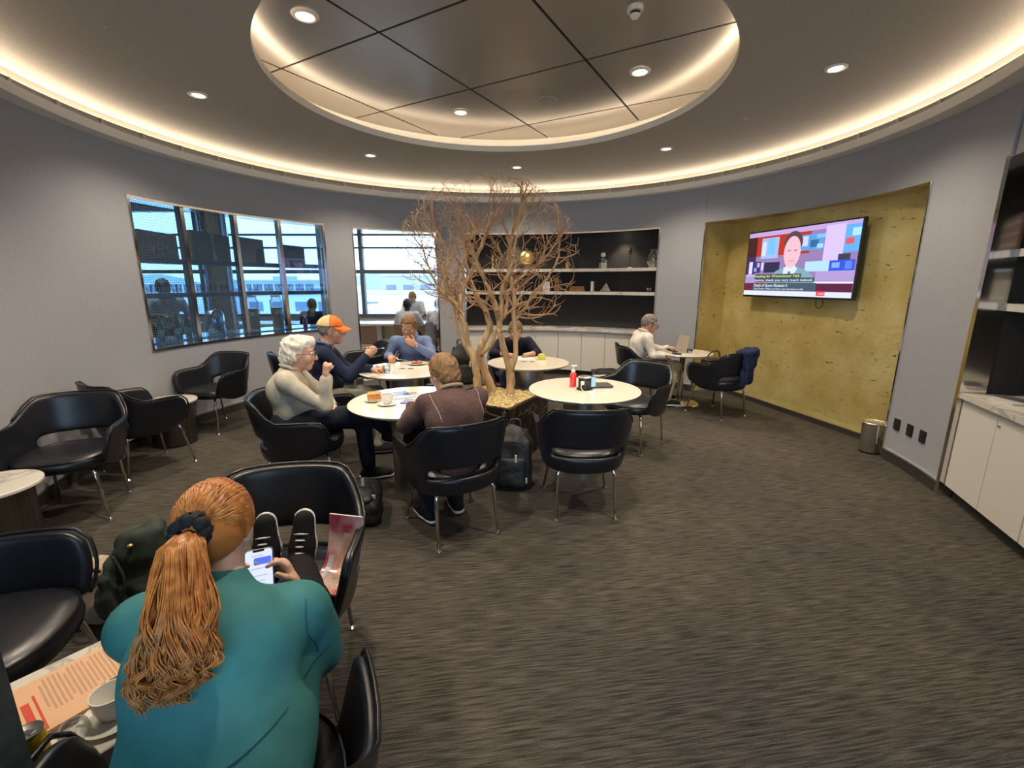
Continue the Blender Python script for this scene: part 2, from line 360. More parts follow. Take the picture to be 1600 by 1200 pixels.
for p, lab in (((-1.47, 3.72), 'large bright downlight at the left of the ceiling recess'), ((1.15, 4.6), 'downlight in the right-hand metal panel of the ceiling recess'), ((-.57, 5.59), 'downlight in the rear metal panel of the ceiling recess'), ((.35, 2.6), 'downlight in the front metal panel of the ceiling recess')):
    downlight((p[0], p[1], 3.454), lab, .085)
sp = thing('ceiling_speaker', 'round grey loudspeaker grille in the rear panel of the ceiling recess', 'speaker', (.37, 5.26, 3.455))
MB().lathe([(.001, -.012), (.085, -.010), (.1, -.004), (.1, 0)], n=32).build('grille', mat('grille', (.33, .31, .29), .6), sp, 40)
MB().lathe([(.098, -.006), (.112, -.006), (.115, 0)], n=32).build('rim', mat('grille_rim', (.45, .43, .4), .5), sp, 40)
sm = thing('smoke_detector', 'white smoke detector with slotted head on the ceiling recess', 'smoke detector', (.85, 3.62, 3.455))
MB().lathe([(.001, -.075), (.02, -.073), (.034, -.06), (.036, -.05)], n=24).build('sensor_head', M_WHITE, sm, 40)
MB().lathe([(.03, -.05), (.034, -.049), (.034, -.034), (.03, -.034)], n=24).build('sensor_slot', M_BLACK, sm, 40)
MB().lathe([(.05, -.034), (.055, -.028), (.055, -.001), (.05, 0)], n=24).build('base', M_WHITE, sm, 40)
for (x, y), lab in (((-2.66, 3.38), 'small sprinkler cap in the ceiling at upper left'), ((2.37, 5.1), 'small sprinkler cap in the ceiling above the television'), ((-.96, 7.0), 'small sprinkler cap in the ceiling behind the tree top')):
    s_ = thing('sprinkler_cap', lab, 'sprinkler', (x, y, 3.229), 0, 'sprinkler caps')
    MB().lathe([(.001, -.01), (.028, -.009), (.032, -.002), (.04, 0)], n=20).build('cap', mat('sprinkler', (.42, .39, .35), .5), s_, 40)
# ---------------------------------------------------------------- frames round the openings
def frame(name, a0, a1, z0, z1, bottom=True, w=.35):
    mb = MB()
    mb.arc(a0, a0 + w, z0, z1, RW - .012, RO + .01, 1); mb.arc(a1 - w, a1, z0, z1, RW - .012, RO + .01, 1)
    mb.arc(a0, a1, z1 - .022, z1, RW - .012, RO + .01)
    if bottom: mb.arc(a0, a1, z0, z0 + .022, RW - .012, RO + .01)
    return struct(name, mb, M_CHROME, smooth=30)
fw = frame('window_1', W0, W1, .90, 2.43, True, .5)
frame('door_1', D0, D1, 0, 2.42, False); frame('trim_4', B0, B1, .79, 2.41, False)
# left glass screen: four panes between chrome mullions, perforated film on the first two
mus = [W0 + .5, -75.9, -65.5, -56.2, W1 - .5]
M_FILM = bpy.data.materials.new('perforated_sky_glass'); M_FILM.use_nodes = True; n = M_FILM.node_tree.nodes; l = M_FILM.node_tree.links; n.clear()
o_ = n.new('ShaderNodeOutputMaterial'); mx = n.new('ShaderNodeMixShader'); tr = n.new('ShaderNodeBsdfTransparent'); df = n.new('ShaderNodeBsdfDiffuse'); tr.inputs[0].default_value = (.56, .78, 1, 1); df.inputs[0].default_value = (.16, .18, .21, 1)  # transparent tint carries the blue of the sky behind, not of the glass
tc = n.new('ShaderNodeTexCoord'); sx = n.new('ShaderNodeSeparateXYZ'); l.new(tc.outputs['Object'], sx.inputs[0])
def gridline(sock, freq):
    a = n.new('ShaderNodeMath'); a.operation = 'MULTIPLY'; a.inputs[1].default_value = freq; l.new(sock, a.inputs[0])
    b_ = n.new('ShaderNodeMath'); b_.operation = 'FRACT'; l.new(a.outputs[0], b_.inputs[0])
    c_ = n.new('ShaderNodeMath'); c_.operation = 'LESS_THAN'; c_.inputs[1].default_value = .2; l.new(b_.outputs[0], c_.inputs[0]); return c_
ga = gridline(sx.outputs['Y'], 40); gb = gridline(sx.outputs['Z'], 40)
mm = n.new('ShaderNodeMath'); mm.operation = 'MAXIMUM'; l.new(ga.outputs[0], mm.inputs[0]); l.new(gb.outputs[0], mm.inputs[1])
m8 = n.new('ShaderNodeMath'); m8.operation = 'MULTIPLY'; m8.inputs[1].default_value = .6; l.new(mm.outputs[0], m8.inputs[0])
l.new(m8.outputs[0], mx.inputs[0]); l.new(tr.outputs[0], mx.inputs[1]); l.new(df.outputs[0], mx.inputs[2]); l.new(mx.outputs[0], o_.inputs[0])
for i in range(4):
    a, b = mus[i], mus[i+1]
    MB().arc(a + .2, b - .2, .925, 2.405, RW + .05, RW + .056, 1.5).build('glass_pane', M_FILM if i < 2 else M_SKYGLASS, fw)
    if i: MB().arc(a - .35, a + .35, .922, 2.41, RW + .02, RW + .10, .7).build('mullion', M_CHROME, fw)
# ---------------------------------------------------------------- gold niche
GA = Vector((3.15, 6.86, 0)); GB = Vector((3.78, 4.0, 0)); gd = (GB - GA).normalized(); gn_ = Vector((-gd.y, gd.x, 0)); gn_ = gn_ if gn_.x < 0 else -gn_
pL = pol(G0, RW); pR = pol(G1, RW)
def wallseg(mb, p, q, th, z0, z1):
    d = (q - p).normalized(); nn = Vector((d.y, -d.x, 0))*th
    return mb.prism([(v.x, v.y) for v in (p, q, q + nn, p + nn)], z0, z1)
gw = MB(); wallseg(gw, GA - gd*.05, GB + gd*.02, -.1, 0, 2.5); wallseg(gw, pL, GA, -.08, 0, 2.5)
struct('wall_gold_niche', gw, M_GOLD)
sf = MB(); arcp = [pol(G0 + (G1-G0)*i/20, RW + .01) for i in range(21)]
sf.prism([(p.x, p.y) for p in arcp] + [(GB.x, GB.y), (GA.x, GA.y)], 2.416, 2.5)
struct('ceiling_niche', sf, M_GOLD)
MBk = MB(); wallseg(MBk, GA + gn_*.012, GB + gn_*.012, .02, 0, .055); o = struct('baseboard_niche', MBk, M_KICK)
ms = MB(); wallseg(ms, GA + gn_*.016, GB + gn_*.016, .02, .055, .066); ms.build('bright_strip', M_CHROME, o)
for a in (G0 + .1, G1):
    struct('trim_5' if a < 90 else 'trim_6', MB().arc(a - .12, a + .16, 0, 2.42, RW - .012, RW + .02, 1), M_CHROME)
# floor beneath the niche (carpet runs on)
fn = MB(); fn.prism([(p.x, p.y) for p in arcp] + [(GB.x, GB.y), (GA.x, GA.y)], -.05, .0005); struct('floor_niche', fn, M_CARPET)
# ---------------------------------------------------------------- back shelf alcove
al = MB(); al.arc(B0, B1, .80, 2.45, 4.02, 4.10); al.arc(B0 - .9, B0, 0, 2.45, RO - .02, 4.1, 1); al.arc(B1, B1 + .9, 0, 2.45, RO - .02, 4.1, 1); al.arc(B0, B1, 2.43, 2.5, RO - .03, 4.1)
struct('wall_alcove', al, M_DARKGRAPH)
for z, lab in ((1.83, 'upper marble shelf in the dark back alcove'), (1.45, 'lower marble shelf in the dark back alcove')):
    tag(MB().arc(B0 + .1, B1 - .1, z - .05, z, 3.70, 4.02).build('alcove_shelf', M_MARBLE, None, 30), lab, 'shelf', 'alcove shelves')
tag(MB().arc(B0 + .05, B1 - .05, .79, .83, RW - .045, 4.02).build('curved_worktop', M_MARBLE, None, 30), 'curved marble worktop with magazines along the back alcove', 'worktop')
da = (B1 - B0)/8
cab_lab = ['first', 'second', 'third', 'fourth']
for u in range(4):
    a0 = B0 + u*2*da; t = thing('base_cabinet', 'curved white cabinet under the back worktop, %s from the doorway' % cab_lab[u], 'cabinet', (0, 0, 0), 0, 'white cabinets under the back worktop')
    MB().arc(a0 + .06, a0 + 2*da - .06, .10, .79, RW + .022, 4.0).build('body', M_CABINET, t)
    MB().arc(a0, a0 + 2*da, 0, .10, RW + .06, 3.98).build('toe_kick', M_KICK, t)
    for k in range(2):
        d = MB().arc(a0 + k*da + .06, a0 + (k+1)*da - .06, .105, .785, RW, RW + .02, 1).build('door', M_CABINET, t)
        p = pol(a0 + k*da + (da - .6 if k == 0 else .6), RW - .002, .725)
        if k == 0:
            kb = MB(); kb.ball(p, .011, 12, 8); kb.build('knob', M_STEEL, d, 180)
# small recessed lamps in the alcove top
for i, a in enumerate((2, 30)):
    p = pol(a, 3.86, 2.428); t = thing('alcove_lamp', 'small lamp in the alcove top %s' % ('behind the branches' if i == 0 else 'above the glass decanter'), 'ceiling light', p, 0, 'alcove lamps')
    MB().lathe([(.001, -.006), (.035, -.006), (.045, -.003), (.05, 0)], n=20).build('lamp_lens', emit_mat('lamp_lens', (1, .90, .72), 9.0), t, 40)
    ld = bpy.data.lights.new('alcove_beam', 'SPOT'); ld.energy = 20; ld.color = WARM; ld.spot_size = math.radians(85); ld.spot_blend = .6; ld.shadow_soft_size = .03
    lo = bpy.data.objects.new('alcove_beam', ld); C.objects.link(lo); lo.parent = t; lo.location = (0, 0, -.02)
# ---------------------------------------------------------------- right cabinet
rc = MB(); ub(rc, 0, 1.75, .5, .56, .0, 2.5); ub(rc, -.06, .0, .10, .56, .0, 2.5); ub(rc, 0, 1.75, .22, .5, 2.42, 2.5)
struct('wall_cabinet_recess', rc, M_DARKGRAPH)
for z, lab in ((1.82, 'upper marble shelf of the right-hand cabinet'), (1.46, 'lower marble shelf of the right-hand cabinet')):
    tag(ub(MB(), .02, 1.74, .10, .5, z - .05, z).build('cabinet_shelf', M_MARBLE), lab, 'shelf', 'right cabinet shelves')
tag(ub(MB(), .01, 1.75, -.025, .5, .775, .815).build('right_worktop', M_MARBLE), 'pale marble worktop of the right-hand cabinet', 'worktop')
for u, lab in enumerate(('white cabinet under the right-hand worktop, next to the sockets', 'white cabinet under the right-hand worktop, at the picture edge')):
    t = thing('base_cabinet', lab, 'cabinet', (0, 0, 0), 0, 'white cabinets under the right worktop'); a0 = .03 + u*.86
    ub(MB(), a0, a0 + .85, .022, .48, .09, .775).build('body', M_CABINET, t); ub(MB(), a0, a0 + .85, .06, .46, 0, .09).build('toe_kick', M_KICK, t)
    for k in range(2):
        d = ub(MB(), a0 + k*.427, a0 + k*.427 + .42, .0, .02, .095, .77).build('door', M_CABINET, t)
        if k == 1:
            p = U0 + UD*(a0 + k*.427 + .03) + Vector((0, 0, .70)) - UN*.002; MB().ball(p, .011, 12, 8).build('knob', M_STEEL, d, 180)
ub(MB(), -.03, .02, -.03, .12, 0, 2.42).build('trim_7', M_CHROME)['kind'] = 'structure'
# sockets on the pier
for i, a in enumerate((98.3, 101.0, 103.7)):
    p = pol(a, RW - .006, .36); t = thing('power_socket', 'black power socket on the pier, %s the waste bin' % ('nearest to', 'second from', 'third from')[i], 'socket', p, -math.radians(a), 'power sockets on the pier')
    MB().rbox((0, 0, 0), (.075, .012, .1), .004).build('plate', mat('socket_black', (.012, .012, .013), .4), t)
    for z in (.02, -.02): MB().box((0, -.0065, z), (.035, .002, .022)).build('outlet', mat('outlet_dark', (.03, .03, .032), .3), t)
# dark stone clad partition end at the lower left
pt = MB(); pt.bbox(-1.45, -.915, .45, .69, 0, 1.45)
struct('wall_partition', pt, noise_mat('partition_stone', (.045, .042, .035), (.075, .07, .058), 30, .6))
# ================================================================ the hall beyond the doorway and the glass screen
M_HALLWALL = mat('hall_wall', (.55, .52, .47), .7)
M_MULL = mat('mullion_grey', (.10, .13, .17), .5)
hw = MB(); hw.bbox(-11.1, -10.9, -3, 11.6, -.05, 3.7); hw.bbox(7.9, 8.1, -3, 11.6, -.05, 3.7); hw.bbox(-11, -3.2, -3, -2.8, -.05, 3.7); hw.bbox(3.4, 8, -3, -2.8, -.05, 3.7)
struct('wall_hall', hw, M_HALLWALL)
fc = MB(); fc.bbox(-11, 8, 11.4, 11.6, -.05, .78); fc.bbox(-11, 8, 11.4, 11.6, 3.25, 3.7)
struct('wall_facade', fc, M_HALLWALL)
mw = MB(); mw.bbox(-11, 8, 11.36, 11.52, .78, .84); win = struct('window_2', mw, M_MULL)
xs = [-10.95, -9.5, -7.55, -5.6, -3.65, -1.7, .25, 2.2, 4.15, 6.1, 7.95]
for x in xs: MB().bbox(x - .045, x + .045, 11.36, 11.5, .84, 3.25).build('mullion', M_MULL, win)
for z, h in ((1.86, .09), (2.42, .045), (2.72, .045)): MB().bbox(-11, 8, 11.38, 11.48, z - h/2, z + h/2).build('transom', M_MULL, win)
for i in range(10): MB().bbox(xs[i] + .045, xs[i+1] - .045, 11.42, 11.428, .84, 3.25).build('glass_pane', M_GLASS, win)
# outside: apron, low buildings, hill line
struct('ground_apron', MB().bbox(-260, 260, 12, 420, -9.2, -9), mat('apron', (.50, .52, .53), .9))
random.seed(5)
blab = [('long pale terminal block across the apron', -38, 100, 40, 8.2, (.62, .60, .56)), ('grey flat-roofed hangar behind the terminal block', -76, 150, 40, 11.0, (.40, .44, .50)), ('cream low shed seen through the doorway', -17, 62, 14, 6.5, (.66, .58, .46)),
        ('white cargo building seen left through the glass screen', -84, 96, 26, 9.0, (.68, .68, .66)), ('blue-grey office block far behind the doorway', -26, 140, 26, 12.5, (.34, .42, .52)), ('tan warehouse at the far right behind the tree', 6, 110, 34, 9.5, (.56, .47, .38))]
for lab, x, y, w, h, col in blab:
    t = thing('airport_building', lab, 'building', (x, y, -9), 0, 'buildings across the apron'); cm = mat('bld_%d' % (col[0]*1000), col, .8)
    MB().bbox(-w/2, w/2, 0, 18, 0, h).build('wall', cm, t); MB().bbox(-w/2 - .4, w/2 + .4, -.4, 18.4, h, h + .5).build('roof', mat('bld_roof', (.45, .44, .43), .8), t)
    k = max(3, int(w/5))
    for i in range(k): MB().bbox(-w/2 + (i + .2)*w/k, -w/2 + (i + .8)*w/k, -.05, .05, h*.55, h*.8).build('window', mat('bld_glass', (.14, .18, .23), .2), t)
    MB().bbox(-w*.1, w*.06, 6, 10, h + .5, h + 1.7).build('roof_plant', cm, t)
hl = MB(); P_ = []; F_ = []
for i in range(41):
    x = -400 + i*20; z = 4 + 5*math.sin(i*.55) + 3*math.sin(i*1.3 + 1); P_ += [(x, 400, -9), (x, 400, z), (x, 430, -9)]
for i in range(40): F_ += [(i*3, i*3+3, i*3+4, i*3+1), (i*3+1, i*3+4, i*3+5, i*3+2)]
hl.add(P_, F_); struct('hills', hl, mat('hill', (.30, .36, .42), 1.0))
# long desk by the windows and brown chairs
dk = thing('window_desk', 'long pale desk by the far windows beyond the doorway', 'desk', (0, 0, 0))
MB().bbox(-6.2, -.9, 9.75, 10.55, .70, .74).build('desk_top', mat('desk_top', (.62, .60, .56), .4), dk)
for x in (-5.6, -4.2, -2.9, -1.3): MB().bbox(x - .06, x + .06, 9.9, 10.4, 0, .70).build('leg', M_STEEL, dk)
MB().bbox(-6.1, -1.0, 10.12, 10.16, .25, .70).build('modesty_panel', mat('desk_panel', (.52, .42, .27), .5), dk)
M_BROWN = mat('chair_brown', (.20, .125, .085), .5)
def brown_chair(x, y, f, label):
    t = thing('side_chair', label, 'chair', (x, y, 0), heading(*f), 'brown chairs in the hall')
    MB().rbox((0, 0, .455), (.44, .42, .05), .05).build('seat', M_BROWN, t, 40)
    P = []; F = []
    for k, dy in enumerate((0, .03)):
        for j in range(5):
            for i in range(7):
                xx = -.21 + .07*i; z = .46 + .085*j; P.append((xx, -.20 - .02*j*j/4 - .05*(1 - (xx/.21)**2) - dy + .03, z))
    for k in range(2):
        for j in range(4):
            for i in range(6):
                q = k*35 + j*7 + i; F.append((q, q+1, q+8, q+7))
    for j in range(4): F += [(j*7, j*7+7, 35+j*7+7, 35+j*7), (j*7+6, j*7+13, 35+j*7+13, 35+j*7+6)]
    for i in range(6): F += [(28+i, 29+i, 64+i, 63+i), (i, i+1, 36+i, 35+i)]
    MB().add(P, F).build('backrest', M_BROWN, t, 50)
    for sx in (-1, 1):
        for sy in (-1, 1): MB().tube([(sx*.17, sy*.16, .44), (sx*.21, sy*.21, 0)], .011, 8).build('leg', M_CHROME, t, 60)
brown_chair(-2.85, 9.0, (-.1, 1), 'brown chair standing empty just inside the doorway left')
brown_chair(-2.12, 9.2, (-.05, 1), 'brown chair under the person in the white T-shirt')
brown_chair(-1.50, 9.22, (.1, 1), 'brown chair holding a grey bag at the right of the doorway')
brown_chair(-4.05, 9.2, (0, 1), 'brown chair seen through the right panes of the glass screen')
# added ceiling lamps, out of view, to light the hall and bar
for i, (x, y) in enumerate(((-5.2, 6.2), (-6.8, 8.2), (-3.6, 9.6), (-1.2, 9.6))):
    t = thing('added_hall_lamp', 'added ceiling lamp in the hall, number %s from the bar' % ('first', 'second', 'third', 'fourth')[i], 'ceiling light', (x, y, 3.655), 0, 'added hall ceiling lamps')
    t['label'] = ('added lamp over the bar behind the glass screen', 'added lamp in the hall ceiling far behind the bar', 'added lamp in the hall ceiling above the empty brown chair', 'added lamp in the hall ceiling right of the doorway')[i]
    MB().lathe([(.001, -.012), (.07, -.012), (.09, -.004), (.09, 0)], n=20).build('lamp_lens', emit_mat('lamp_lens', (1, .90, .72), 9.0), t, 40)
    ld = bpy.data.lights.new('hall_beam', 'SPOT'); ld.energy = (300, 90, 140, 140)[i]; ld.color = WARM; ld.spot_size = math.radians(130); ld.spot_blend = .8; ld.shadow_soft_size = .08
    lo = bpy.data.objects.new('hall_beam', ld); C.objects.link(lo); lo.parent = t; lo.location = (0, 0, -.03)
# ---------------------------------------------------------------- bar behind the glass screen
M_BARWOOD = mat('bar_brown', (.40, .27, .18), .55); M_BARGREY = mat('bar_grey', (.20, .19, .185), .4)
bar = thing('bar_counter', 'back bar counter behind the glass screen', 'counter', (0, 0, 0))
MB().arc(-90, -44, .0, .88, 4.05, 4.45).build('body', M_BARGREY, bar); MB().arc(-90, -44, .88, .93, 3.98, 4.5).build('counter_top', mat('bar_top', (.32, .34, .37), .15), bar)
for z, lab in ((1.87, 'upper grey bar shelf carrying the brown boards'), (1.48, 'lower grey bar shelf carrying the row of glasses')):
    tag(MB().arc(-89, -45, z - .055, z, 4.0, 4.24).build('bar_shelf', M_BARGREY), lab, 'shelf', 'bar shelves')
col = thing('bar_column', 'dark brown column with chrome edges behind the middle panes', 'column', pol(-59.6, 4.86))
MB().rbox((0, 0, 1.6), (.26, .26, 3.2), .02, math.radians(20)).build('shaft', M_BARWOOD, col)
for d in (-.16, .16): MB().cyl((d*.5, d, 0), .022, 3.2, 12).build('chrome_pole', M_CHROME, col, 60)
for i, (a0, a1, h, tilt) in enumerate(((-78.8, -72.6, .30, 0), (-70.2, -66.4, .36, 4), (-65.8, -63.2, .34, -3), (-61.3, -56.5, .33, 3), (-52.8, -48.2, .27, 0))):
    am = (a0+a1)/2; p = pol(am, 4.10, 1.871); w = 2*4.1*math.sin(math.radians((a1-a0)/2))
    t = thing('brown_board', ('brown cardboard box with slits, leftmost on the upper bar shelf', 'tall brown board with a slanting edge beside the first mullion', 'narrow brown board in front of the bar column', 'brown board right of the bar column on the upper shelf', 'low brown board, rightmost on the upper bar shelf')[i], 'board', p, -math.radians(am), 'boards on the upper bar shelf')
    x = w/2; s = math.tan(math.radians(tilt))*h
    P = [(-x, y, 0) for y in (-.06, .06)] + [(x, y, 0) for y in (-.06, .06)] + [(-x + s, y, h) for y in (-.06, .06)] + [(x - s*.3, y, h*.94) for y in (-.06, .06)]
    MB().add(P, [(0,2,6,4),(1,5,7,3),(0,4,5,1),(2,3,7,6),(4,6,7,5),(0,1,3,2)]).build('panel', M_BARWOOD, t)
    if i == 0:
        for dx in (-.13, -.03, .08): MB().box((dx, -.062, .14), (.02, .006, .2), ry=.15).build('slit', mat('slit', (.42, .34, .24), .6), t)
def lathe_thing(name, label, cat, p, parts, group=None, n=20, rz=0):
    t = thing(name, label, cat, p, rz, group)
    for pn, prof, m in parts: MB().lathe(prof, n=n).build(pn, m, t, 50)
    return t
# tumblers on the lower shelf: countable, alike
for i in range(34):
    a = -82.5 + i*1.08
    if -63.5 < a < -60.5: continue
    t = thing('tumbler', 'clear tumbler in the row on the lower bar shelf', 'glass', pol(a, 4.08 + .03*(i % 2), 1.481), 0, 'tumblers on the lower bar shelf')
    MB().lathe([(.024, 0), (.032, .10), (.030, .10), (.022, .008), (.001, .008)], n=14).build('bowl', M_ITEMGLASS, t, 50)
M_GREENGL = mat('green_bottle', (.02, .20, .06), .1, spec=.8)
for i, (a, lab) in enumerate(((-76.9, 'green bottle, leftmost behind the perforated pane'), (-73.9, 'green bottle, second from the left behind the perforated pane'), (-72.1, 'green bottle nearest the first mullion behind the perforated pane'))):
    lathe_thing('wine_bottle', lab, 'bottle', pol(a, 4.12, .931), [('bottle_glass', [(.034, 0), (.036, .17), (.03, .2), (.013, .24), (.013, .29), (.015, .3)], M_GREENGL), ('label', [(.0367, .06), (.0367, .13)], mat('bottle_label', (.55, .5, .4), .6))], 'green bottles on the bar')
for i in range(7):
    t = thing('wine_glass', 'upturned glass in the cluster on the bar beside the green bottles', 'glass', pol(-78.5 + i*1.5, 4.02, .931), 0, 'glasses at the front of the bar')
    MB().lathe([(.035, 0), (.032, .07), (.028, .10), (.006, .115), (.005, .17), (.03, .176), (.03, .18)], n=14).build('bowl', M_ITEMGLASS, t, 50)
lathe_thing('coffee_urn', 'silver coffee urn on the bar behind the second pane', 'urn', pol(-66.4, 4.18, .931), [('body', [(.10, 0), (.11, .02), (.115, .22), (.10, .26)], M_CHROME), ('lid', [(.102, .26), (.08, .30), (.02, .315), (.012, .335)], M_STEEL)])
for a, colr, lab in ((-57.8, (.72, .34, .03), 'juice dispenser jar of orange drink behind the third pane'), (-53.0, (.16, .26, .12), 'dispenser jar of water with green leaves behind the third pane')):
    lathe_thing('drink_dispenser', lab, 'jar', pol(a, 4.36, .931), [('stand', [(.08, 0), (.08, .16), (.085, .17)], M_BARWOOD), ('drink', [(.085, .172), (.088, .30), (.001, .30)], mat('drink_%d' % (colr[0]*100), colr, .25)), ('jar', [(.09, .171), (.094, .40), (.07, .43), (.07, .46)], M_ITEMGLASS), ('lid', [(.074, .46), (.074, .48), (.012, .485), (.012, .5)], M_STEEL)], 'drink dispensers')
lathe_thing('pink_bottle', 'pink pump bottle standing on the bar behind the last pane', 'bottle', pol(-49.4, 4.05, .931), [('bottle', [(.032, 0), (.034, .10), (.02, .13), (.012, .14)], mat('pink_soap', (.70, .12, .16), .25)), ('cap', [(.013, .14), (.013, .165), (.004, .17), (.004, .2)], M_WHITE)])
# ================================================================ leather armchairs
M_LEATHER = noise_mat('navy_leather', (.0075, .0085, .0125), (.010, .0115, .017), 40, .33, bump=.12, bscale=260, dist=.003, spec=.55)
M_LEATHER2 = noise_mat('navy_outer_shell', (.006, .008, .016), (.008, .011, .022), 40, .42, bump=.08, bscale=300, dist=.003, spec=.45)
M_PIPING = mat('dark_piping', (.006, .006, .008), .3, spec=.6)
def sstep(a, b, x): t = max(0, min(1, (x-a)/(b-a))); return t*t*(3-2*t)
PH = [-122, -116, -108, -98, -88, -76, -64, -52, -42, -32, -21, -10, 0, 10, 21, 32, 42, 52, 64, 76, 88, 98, 108, 116, 122]
VS = [0, .14, .255, .40, .55, .72, .88, 1.0]
def shell_pt(ph, v):
    a = abs(ph); sg = 1 if ph >= 0 else -1
    zb = .345 + .06*sstep(95, 122, a)
    zt = .655 + .150*(1 - sstep(36, 78, a)) - .012*sstep(0, 1, (a-100)/22) - .04*sstep(116, 122, a)
    z = zb + (zt - zb)*v
    k = .80 + .20*(v**.8)
    A, B = .325*k, .315*k
    if a <= 90:
        r = math.radians(a); x = A*math.sin(r)**.82; y = -B*math.cos(r)**.82
    else:
        x = A - .018*((a-90)/32)**2; y = (a-90)/32*.215
        y += .02*math.sin(v*math.pi)*(a-90)/32
    if a < 60: y -= .02*v*(1 - sstep(30, 60, a))
    return Vector((sg*x, y + .02, z))
def chair_meshes():
    m = {}
    P = [shell_pt(p, v) for v in VS for p in PH]; n = len(PH); F = []
    for j in range(len(VS)-1):
        for i in range(n-1):
            mid = (PH[i]+PH[i+1])/2
            if j == 2 and abs(mid) < 50: continue
            F.append((j*n+i, j*n+i+1, (j+1)*n+i+1, (j+1)*n+i))
    mb = MB().add(P, F); me = bpy.data.meshes.new('backrest'); me.from_pydata(P, [], F); me.update(); me.materials.append(M_LEATHER); me.materials.append(M_LEATHER2)
    me.polygons.foreach_set('use_smooth', [True]*len(me.polygons)); m['backrest'] = me
    pip = MB(); edge = [shell_pt(-122, v) for v in VS[:-1]] + [shell_pt(p, 1.0) for p in PH] + [shell_pt(122, v) for v in VS[::-1][1:]]
    pts = []
    for i in range(len(edge)-1): pts += [edge[i], edge[i].lerp(edge[i+1], .5)]
    pip.tube([p + Vector((p.x*.035, p.y*.035, .004)) for p in pts] , .0065, 6); me = pip.mesh('piping'); me.materials.append(M_PIPING); me.polygons.foreach_set('use_smooth', [True]*len(me.polygons)); m['piping'] = me
    # seat cushion
    P = []; F = []; N = 36
    lay = [(.0, .375), (.80, .372), (.97, .385), (1.0, .415), (.985, .445), (.93, .463), (.75, .474), (.45, .478), (.0, .476)]
    def so(k, z):
        o = []
        for i in range(N):
            a = 2*math.pi*i/N; c, s = math.cos(a), math.sin(a); e = .78
            o.append((k*.262*math.copysign(abs(c)**e, c), .03 + k*(.275 if s > 0 else .245)*math.copysign(abs(s)**e, s), z))
        return o
    for k, z in lay: P += so(max(k, .002), z)
    for j in range(len(lay)-1):
        for i in range(N): F.append((j*N+i, j*N+(i+1) % N, (j+1)*N+(i+1) % N, (j+1)*N+i))
    sm = MB().add(P, F); me = sm.mesh('seat'); me.materials.append(M_LEATHER); me.polygons.foreach_set('use_smooth', [True]*len(me.polygons)); m['seat'] = me
    sp = MB(); q = so(.972, .455); sp.tube(q + [q[0]], .0045, 6, False); me = sp.mesh('seat_piping'); me.materials.append(M_PIPING); m['seat_piping'] = me
    for sx in (-1, 1):
        for sy in (-1, 1):
            fx, fy = (.245, .255) if sy > 0 else (.205, .245)
            pts = [(sx*.12, sy*.13 + .02, .372), (sx*.165, sy*.175 + .02, .368), (sx*.185, sy*.195 + .02, .352), (sx*.195, sy*.205 + .02, .32), (sx*fx, sy*fy + .02, .012)]
            lg = MB(); lg.tube(pts, [.012, .0125, .0125, .0125, .0085], 10); me = lg.mesh('leg'); me.materials.append(M_CHROME); me.polygons.foreach_set('use_smooth', [True]*len(me.polygons)); m['leg', sx, sy] = me
            g = MB(); g.lathe([(.016, 0), (.017, .006), (.012, .014), (.008, .02)], (sx*fx, sy*fy + .02, 0), 12); me = g.mesh('glide'); me.materials.append(M_CHROME); m['glide', sx, sy] = me
    return m
CM = chair_meshes()
def mobj(name, me, parent):
    o = bpy.data.objects.new(name, me); C.objects.link(o); o.parent = parent; return o
def armchair(x, y, f, label):
    t = thing('armchair', label, 'chair', (x, y, 0), heading(*f), 'navy leather armchairs')
    b = mobj('backrest', CM['backrest'], t)
    so = b.modifiers.new('thick', 'SOLIDIFY'); so.thickness = .036; so.offset = 0; so.use_rim = True
    sb = b.modifiers.new('sub', 'SUBSURF'); sb.levels = 2; sb.render_levels = 2
    mobj('piping', CM['piping'], b)
    s = mobj('seat', CM['seat'], t); mobj('piping', CM['seat_piping'], s)
    for sx in (-1, 1):
        for sy in (-1, 1):
            lg = mobj('leg', CM['leg', sx, sy], t); mobj('glide', CM['glide', sx, sy], lg)
    return t
armchair(.50, 3.08, (-.03, 1), 'empty navy armchair seen from behind beside the black backpack')
armchair(1.23, 4.40, (-.70, -.72), 'empty black armchair at the right of the table with the red bottle')
armchair(2.56, 5.46, (-.45, .89), 'navy armchair with a jacket hung over its back by the gold wall')
armchair(1.70, 5.95, (1, .08), 'navy armchair under the man in the white shirt')
armchair(-.38, 2.77, (-.5, .86), 'navy armchair under the man in the brown sweater')
armchair(-1.60, 3.28, (.97, .22), 'navy armchair under the white-haired man')
armchair(-1.72, 4.10, (.93, .36), 'navy armchair under the man in the orange cap')
armchair(-1.98, 6.15, (-.80, -.5), 'empty navy armchair beside the doorway')
armchair(-2.50, 5.28, (.80, .60), 'empty navy armchair seen side-on beneath the glass screen, behind the capped man')
armchair(-3.31, 4.98, (-.26, -.95), 'empty navy armchair facing the small round table beneath the glass screen')
armchair(-3.24, 3.78, (.45, .89), 'empty navy armchair seen from its outer side beside the left wall')
armchair(-3.09, 3.00, (.40, -.91), 'empty navy armchair at the left picture edge beside the marble drum table')
armchair(-1.82, 1.26, (.95, .30), 'empty armchair at the lower left edge beside the newspaper table')
N_CH = armchair(-.925, 1.60, (.16, -.99), 'navy armchair with two shoes and a magazine on its seat')
O_CH = armchair(-.615, .72, (-.37, .93), 'navy armchair under the woman in teal, nearest the camera')
armchair(-1.12, 5.30, (.0, -1), 'navy armchair under the man in the blue shirt')
armchair(.02, 5.72, (.2, -1), 'navy armchair under the man behind the tree')
